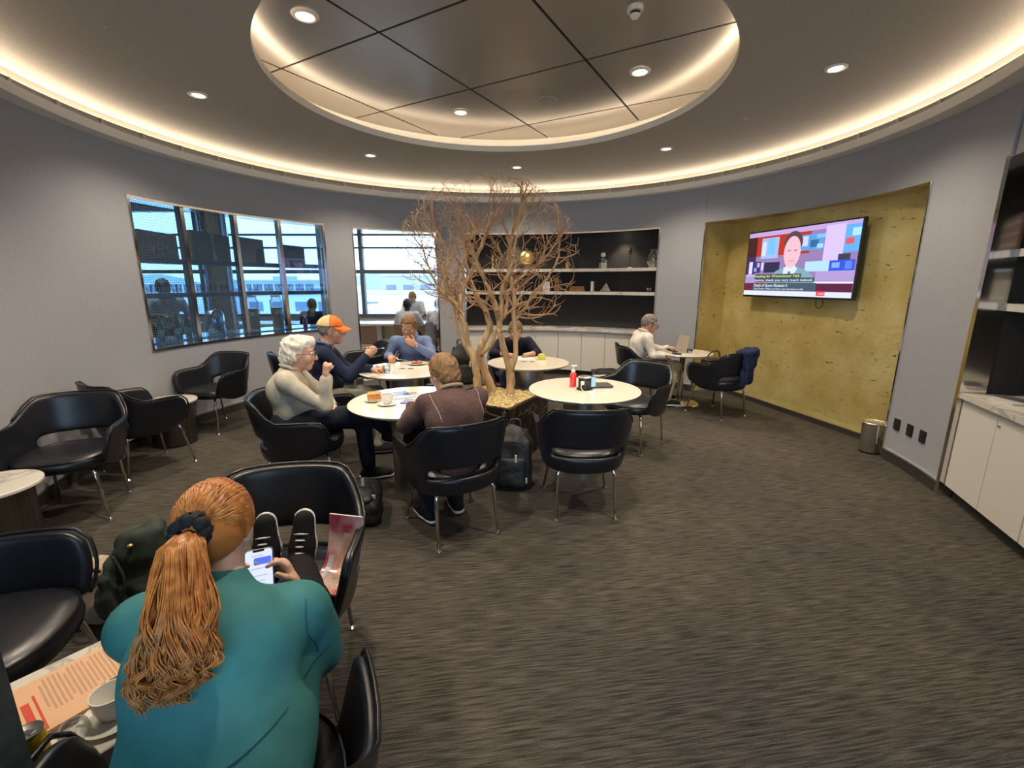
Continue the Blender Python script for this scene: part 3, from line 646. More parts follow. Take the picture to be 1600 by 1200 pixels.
# ---------------------------------------------------------------- tables
def pedestal_table(x, y, r, h, rb, label, inset=True):
    t = thing('round_table', label, 'table', (x, y, 0), 0, 'white round tables')
    MB().lathe([(.001, h - .028), (r - .03, h - .028), (r - .006, h - .014), (r, h - .004), (r - .004, h), (.001, h)], n=64).build('table_top', M_TOP, t, 35)
    MB().lathe([(rb, .0), (rb, h - .028)], n=40).build('drum_base', M_STEEL, t, 40)
    if inset:
        for d in (-.035, .035): MB().lathe([(.001, h + .0008), (.031, h + .0008), (.033, h)], (d*1.2, .02, 0), 24).build('outlet_cover', mat('outlet_cover', (.10, .085, .07), .4), t)
    return t
pedestal_table(-.74, 3.30, .47, .74, .17, 'white round table with a sandwich and coffee cup', False)
pedestal_table(-1.08, 4.56, .47, .74, .17, 'white round table in front of the man in the blue shirt')
pedestal_table(.18, 4.98, .45, .74, .17, 'white round table behind the tree')
pedestal_table(.60, 3.68, .46, .74, .17, 'white round table with the red bottle and power hub', False)
t5 = thing('round_table', 'small white round table with a laptop on a chrome pole', 'table', (2.27, 5.98, 0), 0, 'white round tables')
MB().lathe([(.001, .675), (.34, .675), (.37, .688), (.372, .697), (.368, .70), (.001, .70)], n=56).build('table_top', M_TOP, t5, 35)
MB().cyl((0, 0, .03), .04, .645, 24).build('pole', M_CHROME, t5, 40)
MB().lathe([(.24, 0), (.25, .008), (.24, .018), (.06, .03), (.045, .04)], n=48).build('base', M_CHROME, t5, 40)
def drum_table(x, y, r, h, label, m):
    t = thing('drum_table', label, 'table', (x, y, 0), 0, 'small drum tables')
    MB().lathe([(.001, h - .025), (r - .01, h - .025), (r, h - .018), (r, h - .004), (r - .005, h), (.001, h)], n=48).build('table_top', m, t, 35)
    MB().lathe([(r*.80, .012), (r*.80, h - .025)], n=40).build('drum_base', noise_mat('dark_steel', (.14, .13, .12), (.18, .165, .15), 6, .32, 1.0, stretch=(8,8,.2)), t, 40)
    MB().lathe([(r*.76, 0), (r*.76, .012)], n=40).build('plinth', M_BLACK, t, 40)
    return t
drum_table(-3.44, 4.42, .235, .45, 'small round table on a steel drum beneath the glass screen', M_MARBLE)
drum_table(-3.06, 2.44, .25, .45, 'small marble drum table at the left picture edge', M_MARBLE)
st = thing('side_table', 'square marble side table with newspapers beside the woman', 'table', (-1.17, 1.01, 0), math.atan2(-.6, .8))
MB().rbox((0, 0, .485), (.46, .38, .03), .006).build('table_top', M_MARBLE, st)
MB().rbox((0, 0, .24), (.30, .22, .46), .01).build('pedestal', M_STEEL, st); MB().rbox((0, 0, .006), (.34, .26, .012), .01).build('base_plate', M_STEEL, st)
# ---------------------------------------------------------------- waste bin
bn = thing('waste_bin', 'chrome waste bin against the gold wall beside the pier', 'bin', (3.46, 4.155, 0))
MB().lathe([(.085, 0), (.095, .30), (.09, .30), (.08, .006), (.001, .006)], n=32).build('body', M_CHROME, bn, 40)
MB().lathe([(.094, .29), (.099, .297), (.094, .304), (.088, .297)], n=32).build('rim', M_STEEL, bn, 60)
MB().lathe([(.087, 0), (.089, .02)], n=32).build('base_band', M_BLACK, bn, 60)
# ================================================================ planter and dried tree
M_DMARB = marble_mat('dark_marble', (.012, .010, .010), (.16, .10, .05), 3.0, .12, .018)
PNEAR = Vector((-.02, 3.74)); PRT = Vector((.36, 4.40)); pe = (PRT - PNEAR); pf = Vector((-pe.y, pe.x)); PC = PNEAR + pe/2 + pf/2
pl = thing('stone_planter', 'square dark marble planter filled with pale wood chips', 'planter', (PC.x, PC.y, 0), math.atan2(pe.y, pe.x))
sd = pe.length; hs = sd/2; PZ = .55
for k in range(4):
    a = k*math.pi/2; d = Vector((math.cos(a), math.sin(a)))
    MB().box((d.x*(hs - .02), d.y*(hs - .02), PZ/2 - .005), (.04 if k % 2 == 0 else sd, sd - .08 if k % 2 == 0 else .04, PZ - .01)).build('marble_slab', M_DMARB, pl)
M_CHIP = noise_mat('wood_chips', (.44, .33, .13), (.66, .53, .27), 90, .9, bump=.6, bscale=120, dist=.01)
MB().bbox(-hs + .04, hs - .04, -hs + .04, hs - .04, .02, PZ - .03).build('chip_fill', M_CHIP, pl)
random.seed(3); ch = MB()
for i in range(2600):
    ch.box((random.uniform(-hs + .045, hs - .045), random.uniform(-hs + .045, hs - .045), PZ - .028 + random.uniform(0, .016)), (random.uniform(.012, .03), random.uniform(.005, .011), .004), random.uniform(0, 6.3), random.uniform(-.4, .4), random.uniform(-.4, .4))
tag(ch.build('wood_chips', noise_mat('chip_piece', (.46, .35, .15), (.72, .60, .34), 30, .9), pl), kind='stuff')
tree = thing('dried_tree', 'leafless twisted tree of bare sandy branches standing in the planter', 'tree', (-.16, 4.33, PZ - .05))
TO = Vector((-.16, 4.33, PZ - .05))
M_BARK = noise_mat('bare_wood', (.33, .21, .105), (.58, .40, .215), 7, .75, stretch=(3,3,.7), bump=.6, bscale=16, dist=.02)
M_TWIG = noise_mat('twig_wood', (.30, .165, .085), (.48, .30, .165), 9, .8)
def smooth_path(pts, k=4, jit=0.0):
    pts = [Vector(p) for p in pts]; out = []
    for i in range(len(pts)-1):
        p0 = pts[max(i-1, 0)]; p1 = pts[i]; p2 = pts[i+1]; p3 = pts[min(i+2, len(pts)-1)]
        for j in range(k):
            t = j/k
            out.append(.5*((2*p1) + (p2-p0)*t + (2*p0-5*p1+4*p2-p3)*t*t + (3*p1-p0-3*p2+p3)*t**3) + Vector((random.uniform(-jit, jit), random.uniform(-jit, jit), random.uniform(-jit, jit))))
    out.append(pts[-1]); return out
random.seed(11)
def limb(name, pts, r0, r1, n=10, jit=.006):
    q = smooth_path(pts, 5, jit); k = len(q)
    rs = [(r0 + (r1-r0)*(i/(k-1))**.8)*random.uniform(.88, 1.13) for i in range(k)]
    rs[0] *= 1.25
    MB().tube([p - TO for p in q], rs, n).build(name, M_BARK, tree, 180); return q, rs
# (x, y, z) of the main stems
ST = {
 'a': [(-.335, 4.26, .5), (-.33, 4.26, .70), (-.355, 4.27, .86), (-.42, 4.29, 1.02), (-.44, 4.31, 1.18), (-.49, 4.32, 1.36), (-.45, 4.36, 1.55), (-.36, 4.38, 1.75), (-.26, 4.36, 1.98), (-.18, 4.33, 2.22)],
 'b': [(-.19, 4.42, .5), (-.245, 4.42, .68), (-.31, 4.40, .88), (-.29, 4.40, 1.02), (-.22, 4.43, 1.16), (-.24, 4.46, 1.30), (-.33, 4.47, 1.45), (-.40, 4.46, 1.62), (-.44, 4.44, 1.85), (-.36, 4.45, 2.08)],
 'c': [(-.02, 4.34, .5), (-.015, 4.34, .76), (-.06, 4.33, .92), (-.115, 4.31, 1.14), (-.13, 4.30, 1.32), (-.20, 4.28, 1.52), (-.30, 4.25, 1.72), (-.38, 4.20, 1.95)],
 'd': [(-.012, 4.34, .76), (.04, 4.35, 1.0), (.015, 4.37, 1.28), (.02, 4.39, 1.5), (-.03, 4.40, 1.72), (-.02, 4.41, 1.95), (.06, 4.42, 2.2), (.10, 4.42, 2.35)],
 'e': [(-.36, 4.28, .90), (-.47, 4.25, 1.08), (-.52, 4.23, 1.24), (-.49, 4.22, 1.38), (-.56, 4.20, 1.46), (-.66, 4.20, 1.55), (-.74, 4.22, 1.70), (-.80, 4.24, 1.9)],
 'f': [(-.30, 4.36, .92), (-.19, 4.34, 1.03), (-.15, 4.33, 1.18), (-.06, 4.33, 1.32), (-.04, 4.34, 1.5), (.05, 4.34, 1.62), (.18, 4.33, 1.72), (.30, 4.33, 1.82), (.40, 4.33, 1.95)],
 'g': [(.02, 4.37, 1.24), (.12, 4.38, 1.36), (.20, 4.38, 1.50), (.30, 4.39, 1.60), (.42, 4.40, 1.80), (.44, 4.40, 1.98), (.42, 4.40, 2.15)],
 'h': [(-.115, 4.31, 1.14), (-.10, 4.26, 1.34), (-.09, 4.22, 1.55), (.0, 4.18, 1.76), (.04, 4.15, 1.98), (.14, 4.13, 2.2)],
}
RR = {'a': (.046, .012), 'b': (.05, .012), 'c': (.043, .011), 'd': (.03, .010), 'e': (.023, .007), 'f': (.022, .007), 'g': (.018, .006), 'h': (.022, .007)}
starts = []
ST['i'] = [(-.44, 4.30, 1.20), (-.56, 4.36, 1.42), (-.60, 4.40, 1.62), (-.70, 4.44, 1.80), (-.72, 4.45, 2.0)]; RR['i'] = (.02, .007)
ST['j'] = [(-.49, 4.32, 1.36), (-.62, 4.28, 1.60), (-.58, 4.26, 1.82), (-.66, 4.24, 2.05)]; RR['j'] = (.018, .006)
for k, p in ST.items():
    q, rs = limb('trunk' if k in 'abc' else 'limb', p, *RR[k], 12 if k in 'abc' else 9)
    for i, v in enumerate(q):
        if v.z > 1.22: starts.append((v, (q[min(i+1, len(q)-1)] - q[i-1]).normalized(), rs[i]))
tw = MB(); CRC = Vector((-.10, 4.33, 1.55))
def grow(p, d, r, length, depth):
    k = max(3, int(length/.045)); pts = [p]; rs = [r]
    for i in range(k):
        out = (p - CRC); out = out.normalized() if out.length > .01 else Vector((0, 0, 1))
        d = (d + Vector((random.gauss(0, .22), random.gauss(0, .22), random.gauss(0, .18))) + out*.05 + Vector((0, 0, .07))).normalized()
        e = (p + d*.05) - Vector((-.22, 4.33, 1.80)); lim = (e.x/.74)**2 + (e.y/.6)**2 + (e.z/.66)**2
        if lim > 1: d = (d - Vector((e.x, e.y, e.z*1.3))*.9*min(lim - 1, 1)).normalized()
        if lim > 1.35: break
        p = p + d*(length/k)
        pts.append(p); rs.append(max(r*(1 - .72*(i+1)/k), .0017))
        if depth > 0 and i > 0 and random.random() < .46:
            s = Vector((random.gauss(0, 1), random.gauss(0, 1), random.gauss(0, 1))); s = (s - d*s.dot(d)).normalized()
            grow(p, (d*.75 + s*.75).normalized(), rs[-1]*.75, length*random.uniform(.4, .72), depth - 1)
    tw.tube([v - TO for v in pts], rs, 5 if r > .004 else 4)
for v, d, r in starts:
    if random.random() < .5:
        s = Vector((random.gauss(0, 1), random.gauss(0, .8), random.gauss(0, .5))); s = (s - d*s.dot(d)).normalized()
        grow(v, (d*.6 + s*.8).normalized(), min(r*.62, .011), random.uniform(.25, .5), 2)
for k, p in ST.items():
    v = Vector(p[-1]); d = (v - Vector(p[-2])).normalized()
    for _ in range(3): grow(v, (d + Vector((random.gauss(0, .35), random.gauss(0, .3), random.gauss(0, .2)))).normalized(), .006, random.uniform(.22, .36), 2)
tag(tw.build('twigs', M_TWIG, tree, 180), kind='stuff')
# ================================================================ smooth solids for people, bags and cloth
class SDF:
    def __init__(s, k=.03): s.p = []; s.k = k
    def cap(s, a, b, r1, r2=None, k=None, flat=None, sub=False):
        s.p.append(('c', np.array(a, float), np.array(b, float), r1, r1 if r2 is None else r2, s.k if k is None else k, flat, sub)); return s
    def ell(s, c, r, ax=None, k=None, sub=False):
        s.p.append(('e', np.array(c, float), np.array(r, float), np.eye(3) if ax is None else np.array(ax, float), s.k if k is None else k, None, None, sub)); return s
    def box(s, c, h, ax=None, r=.02, k=None, sub=False):
        s.p.append(('b', np.array(c, float), np.array(h, float), np.eye(3) if ax is None else np.array(ax, float), s.k if k is None else k, r, None, sub)); return s
    def bounds(s):
        lo = np.full(3, 1e9); hi = -lo
        for q in s.p:
            if q[7]: continue
            a, b = s.pb(q); lo = np.minimum(lo, a); hi = np.maximum(hi, b)
        return lo, hi
    def pb(s, q):
        if q[0] == 'c':
            r = max(q[3], q[4]); return np.minimum(q[1], q[2]) - r, np.maximum(q[1], q[2]) + r
        if q[0] == 'e': r = np.sqrt(((q[3]*q[2][:, None])**2).sum(0)); return q[1] - r, q[1] + r
        r = (np.abs(q[3])*q[2][:, None]).sum(0); return q[1] - r, q[1] + r
    def mesh(s, name, h=.012, post=None, noise=0, nscale=9.0, seed=0):
        lo, hi = s.bounds(); lo = lo - 4*h - noise; hi = hi + 4*h + noise
        n = np.ceil((hi - lo)/h).astype(int) + 1
        F = np.full(n, .2, np.float32)
        ax = [lo[i] + h*np.arange(n[i]) for i in range(3)]
        for q in s.p:
            k = q[5] if q[0] == 'c' else q[4]
            a, b = s.pb(q); m = k + 3*h + .012
            i0 = np.clip(np.floor((a - m - lo)/h).astype(int), 0, n - 1); i1 = np.clip(np.ceil((b + m - lo)/h).astype(int) + 1, 1, n)
            sl = tuple(slice(i0[i], i1[i]) for i in range(3))
            X = np.stack(np.meshgrid(*[ax[i][sl[i]] for i in range(3)], indexing='ij'), -1).astype(np.float32)
            if q[0] == 'c':
                A, B = q[1], q[2]; Y = X - A; V = B - A; sc = 1.0
                if q[6] is not None:
                    nn, fac = np.array(q[6][0], float), q[6][1]; nn = nn/np.linalg.norm(nn)
                    Y = Y + (fac - 1)*(Y @ nn)[..., None]*nn; V = V + (fac - 1)*(V @ nn)*nn; sc = .5*(1 + 1/fac)
                t = np.clip((Y @ V)/max(V @ V, 1e-9), 0, 1)
                d = (np.linalg.norm(Y - t[..., None]*V, axis=-1) - (q[3] + (q[4] - q[3])*t))*sc
            elif q[0] == 'e':
                Y = (X - q[1]) @ q[3].T; k0 = np.linalg.norm(Y/q[2], axis=-1); k1 = np.linalg.norm(Y/(q[2]**2), axis=-1)
                d = np.where(k1 > 1e-6, k0*(k0 - 1)/np.maximum(k1, 1e-6), -q[2].min())
            else:
                r = q[5]; Y = np.abs((X - q[1]) @ q[3].T) - (q[2] - r)
                d = np.linalg.norm(np.maximum(Y, 0), axis=-1) + np.minimum(Y.max(-1), 0) - r
            f = F[sl]
            if q[7]:
                hh = np.clip(.5 - .5*(f + d)/k, 0, 1); F[sl] = f + (-d - f)*hh + k*hh*(1 - hh)
            else:
                hh = np.clip(.5 + .5*(f - d)/k, 0, 1); F[sl] = f + (d - f)*hh - k*hh*(1 - hh)
        X, Y, Z = np.meshgrid(*ax, indexing='ij', sparse=True)
        if noise:
            g = np.random.RandomState(seed); w = 0
            for i in range(5):
                v = g.normal(size=3); v = v/np.linalg.norm(v)*nscale*(1.4**i); ph = g.uniform(0, 6.3); v2 = g.normal(size=3)*nscale*.6
                w = w + np.sin(v[0]*X + v[1]*Y + v[2]*Z + ph + 1.6*np.sin(v2[0]*X + v2[1]*Y + v2[2]*Z))/(1.3**i)
            F = F + noise*.5*w.astype(np.float32)
        if post: F = post(F, X, Y, Z)
        F[0], F[-1] = .2, .2; F[:, 0], F[:, -1] = .2, .2; F[:, :, 0], F[:, :, -1] = .2, .2
        return nets(name, F, lo, h)
def nets(name, F, lo, h):
    S_ = F < 0; n = np.array(F.shape) - 1
    cnt = np.zeros(n, np.uint8)
    sl = lambda o, m: tuple(slice(o[i], o[i] + m[i]) for i in range(3))
    cs = [(i, j, k) for i in (0, 1) for j in (0, 1) for k in (0, 1)]
    for c in cs: cnt += S_[sl(c, n)]
    act = np.argwhere((cnt > 0) & (cnt < 8)); idx = np.full(n, -1, np.int64); idx[tuple(act.T)] = np.arange(len(act))
    acc = np.zeros((len(act), 3)); num = np.zeros(len(act))
    for c in cs:
        for a in range(3):
            if c[a]: continue
            d = list(c); d[a] = 1
            f0 = F[tuple((act + c).T)]; f1 = F[tuple((act + d).T)]; m = (f0 < 0) != (f1 < 0)
            t = np.where(m, f0/np.where(m, f0 - f1, 1), 0); p = np.tile(np.array(c, float), (len(act), 1)); p[:, a] = t
            acc += p*m[:, None]; num += m
    V = lo + h*(act + acc/num[:, None])
    Q = []
    for a in range(3):
        b, c = (a+1) % 3, (a+2) % 3; m = list(F.shape); m[a] -= 1
        o1 = [0, 0, 0]; o1[a] = 1
        ch = S_[sl((0,0,0), m)] != S_[sl(o1, m)]
        e = np.argwhere(ch); e = e[(e[:, b] > 0) & (e[:, c] > 0) & (e[:, b] < n[b]) & (e[:, c] < n[c])]
        def at(db, dc):
            q = e.copy(); q[:, b] -= db; q[:, c] -= dc; return idx[tuple(q.T)]
        q = np.stack([at(1, 1), at(0, 1), at(0, 0), at(1, 0)], 1); ins = S_[tuple(e.T)]
        q[~ins] = q[~ins][:, ::-1]; Q.append(q)
    Q = np.concatenate(Q); Q = Q[(Q >= 0).all(1)]
    me = bpy.data.meshes.new(name); me.vertices.add(len(V)); me.vertices.foreach_set('co', V.astype(np.float32).ravel())
    me.loops.add(Q.size); me.loops.foreach_set('vertex_index', Q.astype(np.int32).ravel())
    me.polygons.add(len(Q)); me.polygons.foreach_set('loop_start', np.arange(0, Q.size, 4, dtype=np.int32))
    me.update(calc_edges=True); me.polygons.foreach_set('use_smooth', [True]*len(Q)); me.validate()
    return me
def put(me, name, m, parent, origin=None):
    me.materials.append(m)
    o = bpy.data.objects.new(name, me); C.objects.link(o); o.parent = parent
    if parent is not None: o.matrix_parent_inverse = Matrix.Identity(4); o.location = (0, 0, 0)
    if origin is not None: me.transform(Matrix.Translation(-Vector(origin)))
    return o
def nv(v): v = np.array(v, float); return v/np.linalg.norm(v)
M_SKIN = noise_mat('skin', (.52, .29, .20), (.60, .35, .25), 25, .5, bump=.05, bscale=200, dist=.002)
M_SKIN2 = noise_mat('skin_tanned', (.47, .23, .15), (.55, .29, .19), 25, .5)
M_DSKIN = mat('skin_dark', (.10, .055, .035), .5)
M_EYE = mat('eye_white', (.75, .73, .70), .2); M_IRIS = mat('iris', (.03, .025, .02), .2)
def cloth(name, c, v=.85, scale=30): return noise_mat(name, tuple(x*v for x in c), c, scale, .85, bump=.25, bscale=14, dist=.02, spec=.2)
M_DENIM = cloth('denim', (.045, .065, .12)); M_BLKPANT = cloth('black_trousers', (.010, .010, .011)); M_NAVYPANT = cloth('dark_navy_trousers', (.014, .016, .026)); M_KHAKI = cloth('khaki', (.42, .33, .21)); M_SAGE = cloth('sage_trousers', (.23, .23, .18))
M_SHOE = cloth('black_shoe', (.012, .012, .013)); M_SOLE = mat('white_sole', (.70, .68, .63), .6); M_DSOLE = mat('dark_sole', (.03, .03, .03), .6)
M_METALF = mat('spectacle_frame', (.03, .03, .035), .3); M_LENS = glass_mat('spectacle_lens', (.93, .94, .95), .0)
def hand(S_, w, d, n, thumb, curl=(.5, .6, .5), spread=1.0, sc=1.0, thumb_in=.3):
    w, d, n = np.array(w, float), nv(d), np.array(n, float); n = nv(n - d*(n @ d)); s = np.cross(d, n)*thumb     # s: towards the thumb
    k = .006
    S_.cap(w - d*.02, w + d*.03*sc, .024*sc, .033*sc, .012, (n, 1.45)); S_.cap(w + d*.03*sc, w + d*.078*sc, .037*sc, .038*sc, .012, (n, 1.9))
    for i, (o, L, r) in enumerate(((.028, .068, .0092), (.0095, .077, .0095), (-.0095, .072, .0092), (-.028, .056, .0082))):
        p = w + d*(.086 - .006*(i in (0, 3)))*sc + s*o*sc; a = 0.0
        dd = nv(d + s*o*2.2*spread); 
        for j, f in enumerate((.45, .31, .24)):
            a += curl[j]; v = dd*math.cos(a) + n*math.sin(a); q = p + v*L*f*sc
            S_.cap(p, q, r*(1 - .08*j)*sc, r*(1 - .08*(j+1))*sc, k); p = q
    p = w + d*.028*sc + s*.026*sc; v = nv(d*.62 + s*.72 + n*thumb_in); q = p + v*.046*sc; S_.cap(p, q, .0125*sc, .0105*sc, .008)
    v2 = nv(v + n*.35 + d*.5 - s*.25); S_.cap(q, q + v2*.034*sc, .0105*sc, .0085*sc, k)
def person(name, label, base, f, sp):
    f2 = nv((f[0], f[1], 0)); l2 = np.array((-f2[1], f2[0], 0)); b = np.array((base[0], base[1], 0.))
    L = lambda p: b + f2*p[0] + l2*p[1] + np.array((0, 0, p[2]))
    D = lambda v: nv(f2*v[0] + l2*v[1] + np.array((0, 0, v[2])))
    t = thing(name, label, 'person', (base[0], base[1], 0)); org = (base[0], base[1], 0)
    pel = L(sp.get('pelvis', (0, 0, .575))); neck = L(sp['neck']); hc = L(sp['head']); fd = D(sp.get('face', (1, 0, -.1)))
    hu = nv(hc - neck); hu = nv(np.array((0, 0, 1.)) + .35*hu); hu = nv(hu - fd*(hu @ fd)); hs_ = np.cross(hu, fd)           # hs_: person's left
    w = sp.get('width', 1.0); shw = .172*w; roll = sp.get('sh_axis', None)
    sl_ = l2 if roll is None else nv(f2*roll[0] + l2*roll[1] + np.array((0, 0, roll[2])))
    sdr = sp.get('shdrop', .055); sh = {1: neck + sl_*shw + np.array((0, 0, -sdr)), -1: neck - sl_*shw + np.array((0, 0, -sdr))}
    hip = {s: pel + l2*s*.085 for s in (1, -1)}
    up = nv(neck - pel); chest = neck - up*.16; waist = pel + up*.12
    fl_ = nv(f2 - up*(f2 @ up))
    arm = {1: (L(sp['elbow'][0]), L(sp['wrist'][0])), -1: (L(sp['elbow'][1]), L(sp['wrist'][1]))}
    leg = {1: (L(sp['knee'][0]), L(sp['ankle'][0])), -1: (L(sp['knee'][1]), L(sp['ankle'][1]))}
    B = SDF(.02); sc = sp.get('hsc', 1.0)
    # head and face
    H = lambda a, s, u: hc + (fd*a + hs_*s + hu*u)*sc
    ax = np.stack([fd, hs_, hu])
    B.ell(H(-.012, 0, .022), np.array((.100, .077, .100))*sc, ax, .02); B.ell(H(.022, 0, -.05), np.array((.070, .058, .068))*sc, ax, .03)
    B.cap(H(.062, -.012, -.098), H(.062, .012, -.098), .021*sc, None, .02); B.cap(H(.068, -.034, .032), H(.068, .034, .032), .014*sc, None, .015)
    for s in (1, -1):
        B.ell(H(.055, s*.038, -.028), np.array((.03, .028, .03))*sc, ax, .02); B.ell(H(.099, s*.031, .012), np.array((.016, .019, .013))*sc, ax, .01, True)
        B.ell(H(-.008, s*.079, -.012), np.array((.021, .009, .033))*sc, nv3(fd, hs_, hu, s), .006)
    B.cap(H(.090, 0, .012), H(.112, 0, -.026), .008*sc, .0135*sc, .012); B.cap(H(.098, -.009, -.03), H(.098, .009, -.03), .009*sc, None, .008)
    B.cap(H(.087, -.017, -.058), H(.087, .017, -.058), .008*sc, None, .006); B.cap(H(.084, -.015, -.07), H(.084, .015, -.07), .009*sc, None, .006)
    B.cap(neck - up*.05, H(-.02, 0, -.06), .058*sc, .054*sc, .03)
    # slim frame under the clothes
    B.cap(pel, chest, .09, .105, .04, (fl_, 1.3)); B.cap(sh[1], sh[-1], .045, None, .04); B.cap(chest, neck, .08, .055, .04)
    for s in (1, -1):
        e, wr = arm[s]; k = 0 if s == 1 else 1
        B.cap(sh[s], e, .042, .034, .02); B.cap(e, e + (wr - e)*.35, .035, .037, .015); B.cap(e + (wr - e)*.35, wr, .037, .0255, .015)
        kn, an_ = leg[s]; B.cap(pel + l2*s*.05, hip[s], .07, None, .03); B.cap(hip[s], kn, .068, .045, .03); B.cap(kn, an_, .045, .032, .02)
        if not sp.get('nohands'):
            hd = sp['hand'][k]; hand(B, wr, D(hd[0]), D(hd[1]), -s, *hd[2:])
    skin = sp.get('skin', M_SKIN); vx = sp.get('vx', .0075)
    body = put(B.mesh('body', vx), 'body', skin, t, org)
    if not sp.get('noface'):
        for s in (1, -1):
            c = H(.081, s*.031, .012)
            eo = MB().ball(c - b, .0125*sc, 12, 8).build('eye', M_EYE, t, 180); MB().ball(c - b + fd*.0075*sc, .0065*sc, 10, 6).build('iris', M_IRIS, eo, 180)
            br = MB(); br.tube([H(.083, s*.014, .034) - b, H(.084, s*.032, .041) - b, H(.072, s*.05, .034) - b], [.003, .004, .002], 6); br.build('eyebrow', sp['hair_m'], t, 180)
    # shirt
    T = SDF(.035); r0, r1 = sp.get('torso', (.150, .158)); fa = sp.get('flat', 1.38)
    T.cap(pel - up*.02, waist, r0*w, r0*.98*w, .05, (fl_, fa)); T.cap(waist, chest, r0*.98*w, r1*w, .05, (fl_, fa)); T.cap(chest + sl_*.07*w, chest - sl_*.07*w, .105, None, .05, (fl_, 1.15))
    T.cap(sh[1] - np.array((0, 0, .005)), sh[-1] - np.array((0, 0, .005)), .062, None, .05); T.cap(neck - up*.05, neck - up*.012, .085, .068, .03)
    if sp.get('belly'): T.ell(waist + f2*.06, (.13, .13, .12), None, .06)
    if sp.get('hunch'): T.ell(chest - fl_*.05, (.12, .12, .12), None, .08)
    cut = sp.get('sleeve', 1.0)
    for s in (1, -1):
        e, wr = arm[s]; T.cap(sh[s], e, .066, .052, .03)
        if cut > 0: T.cap(e, e + (wr - e)*cut*.93, .051, .051 - .013*cut, .02)
    tun = sp.get('tunic')
    if tun:
        for s in (1, -1): T.cap(hip[s] + np.array((0, 0, .01)), hip[s]*.5 + leg[s][0]*.5 + np.array((0, 0, .02)), .10, .09, .05)
    shirt = put(T.mesh('top', sp.get('cvx', .013), noise=sp.get('fold', .006), nscale=sp.get('nscale', 16), seed=sp.get('seed', 1)), sp.get('top_name', 'sweater'), sp['top_m'], t, org)
    # trousers
    Q = SDF(.03)
    Q.cap(pel - l2*.06, pel + l2*.06, .125, None, .04)
    for s in (1, -1):
        kn, an_ = leg[s]; Q.cap(hip[s], kn, .098, .071, .03); end = an_ + (kn - an_)*.06; Q.cap(kn, end, .069, .054, .025)
    put(Q.mesh('trousers', .014, noise=.006, nscale=15, seed=sp.get('seed', 1) + 5), 'trousers', sp['pant_m'], t, org)
    # shoes
    for k, s in ((0, 1), (1, -1)):
        td = D(sp.get('toe', ((1, .15, 0), (1, -.15, 0)))[k]); an_ = leg[s][1]; ud = nv((an_ - leg[s][0])*-1); ud = nv(ud - td*(ud @ td))
        if 'foot_up' in sp: ud = D(sp['foot_up'][k]); ud = nv(ud - td*(ud @ td))
        sd_ = np.cross(ud, td); g = an_ - ud*.075; G = SDF(.02)
        G.cap(g - td*.035 + ud*.04, g + td*.06 + ud*.04, .042, .043, .02); G.cap(g + td*.06 + ud*.038, g + td*.155 + ud*.028, .046, .037, .02); G.cap(an_ - ud*.03, an_ + ud*.02, .043, .045, .02)
        cutp = lambda F, X, Y, Z, g=g, ud=ud: np.maximum(F, -(X*ud[0] + Y*ud[1] + Z*ud[2] - g @ ud - .014))
        so_ = put(G.mesh('shoe', .008, post=cutp), 'shoe', sp.get('shoe_m', M_SHOE), t, org)
        Z2 = SDF(.02); Z2.cap(g - td*.04 + ud*.03, g + td*.06 + ud*.03, .046, .047, .02); Z2.cap(g + td*.06 + ud*.03, g + td*.158 + ud*.028, .049, .041, .02)
        def cut2(F, X, Y, Z, g=g, ud=ud):
            u = X*ud[0] + Y*ud[1] + Z*ud[2] - g @ ud; return np.maximum(np.maximum(F, u - .024), -u + .001)
        put(Z2.mesh('sole', .008, post=cut2), 'sole', sp.get('sole_m', M_DSOLE), so_, org)
        if sp.get('laces'):
            la = MB()
            for q in range(4):
                c = g + td*(.045 + .022*q) + ud*(.093 - .006*q)
                la.tube([c - sd_*.024 - b - ud*.012, c - b + ud*.004 + td*.004, c + sd_*.024 - b - ud*.012], .0036, 6)
            la.build('laces', M_SOLE, so_, 180)
    # hair
    hair = sp.get('hair')
    if hair:
        G = SDF(.015); th = hair.get('thick', .012)
        if 'ells' in hair:
            for p, r in hair['ells']: G.ell(H(*p), np.array(r)*sc, ax, .025)
        else: G.ell(H(-.014, 0, .026), (np.array((.100, .077, .100)) + th)*sc, ax, .02)
        if hair.get('back'): G.ell(H(-.05, 0, -.04), (np.array((.06, .07, .07)) + th*.6)*sc, ax, .03)
        for p, r in hair.get('tufts', ()): G.ell(H(*p), np.array((r, r, r))*sc, ax, .02)
        fr, side_ = hair.get('front', .045), hair.get('side', -.03)
        c0 = hc
        def hp(F, X, Y, Z):
            X, Y, Z = X - c0[0], Y - c0[1], Z - c0[2]
            a = (X*fd[0] + Y*fd[1] + Z*fd[2])/sc; u = (X*hu[0] + Y*hu[1] + Z*hu[2])/sc
            face = np.minimum(a - (fr - .4*u*(u < 0)), -(u - hair.get('line', .068)) )       # in front of the ears and under the hairline
            low = -(u - side_) - .0*a
            low = np.where(a < -.045, -(u - hair.get('nape', -.075)), low)
            return np.maximum(F, np.maximum(face, low)*.8)
        put(G.mesh('hair', .0065, post=None if 'ells' in hair else hp, noise=hair.get('rough', .004), nscale=hair.get('ns', 80), seed=sp.get('seed', 1) + 9), 'hair', sp['hair_m'], t, org)
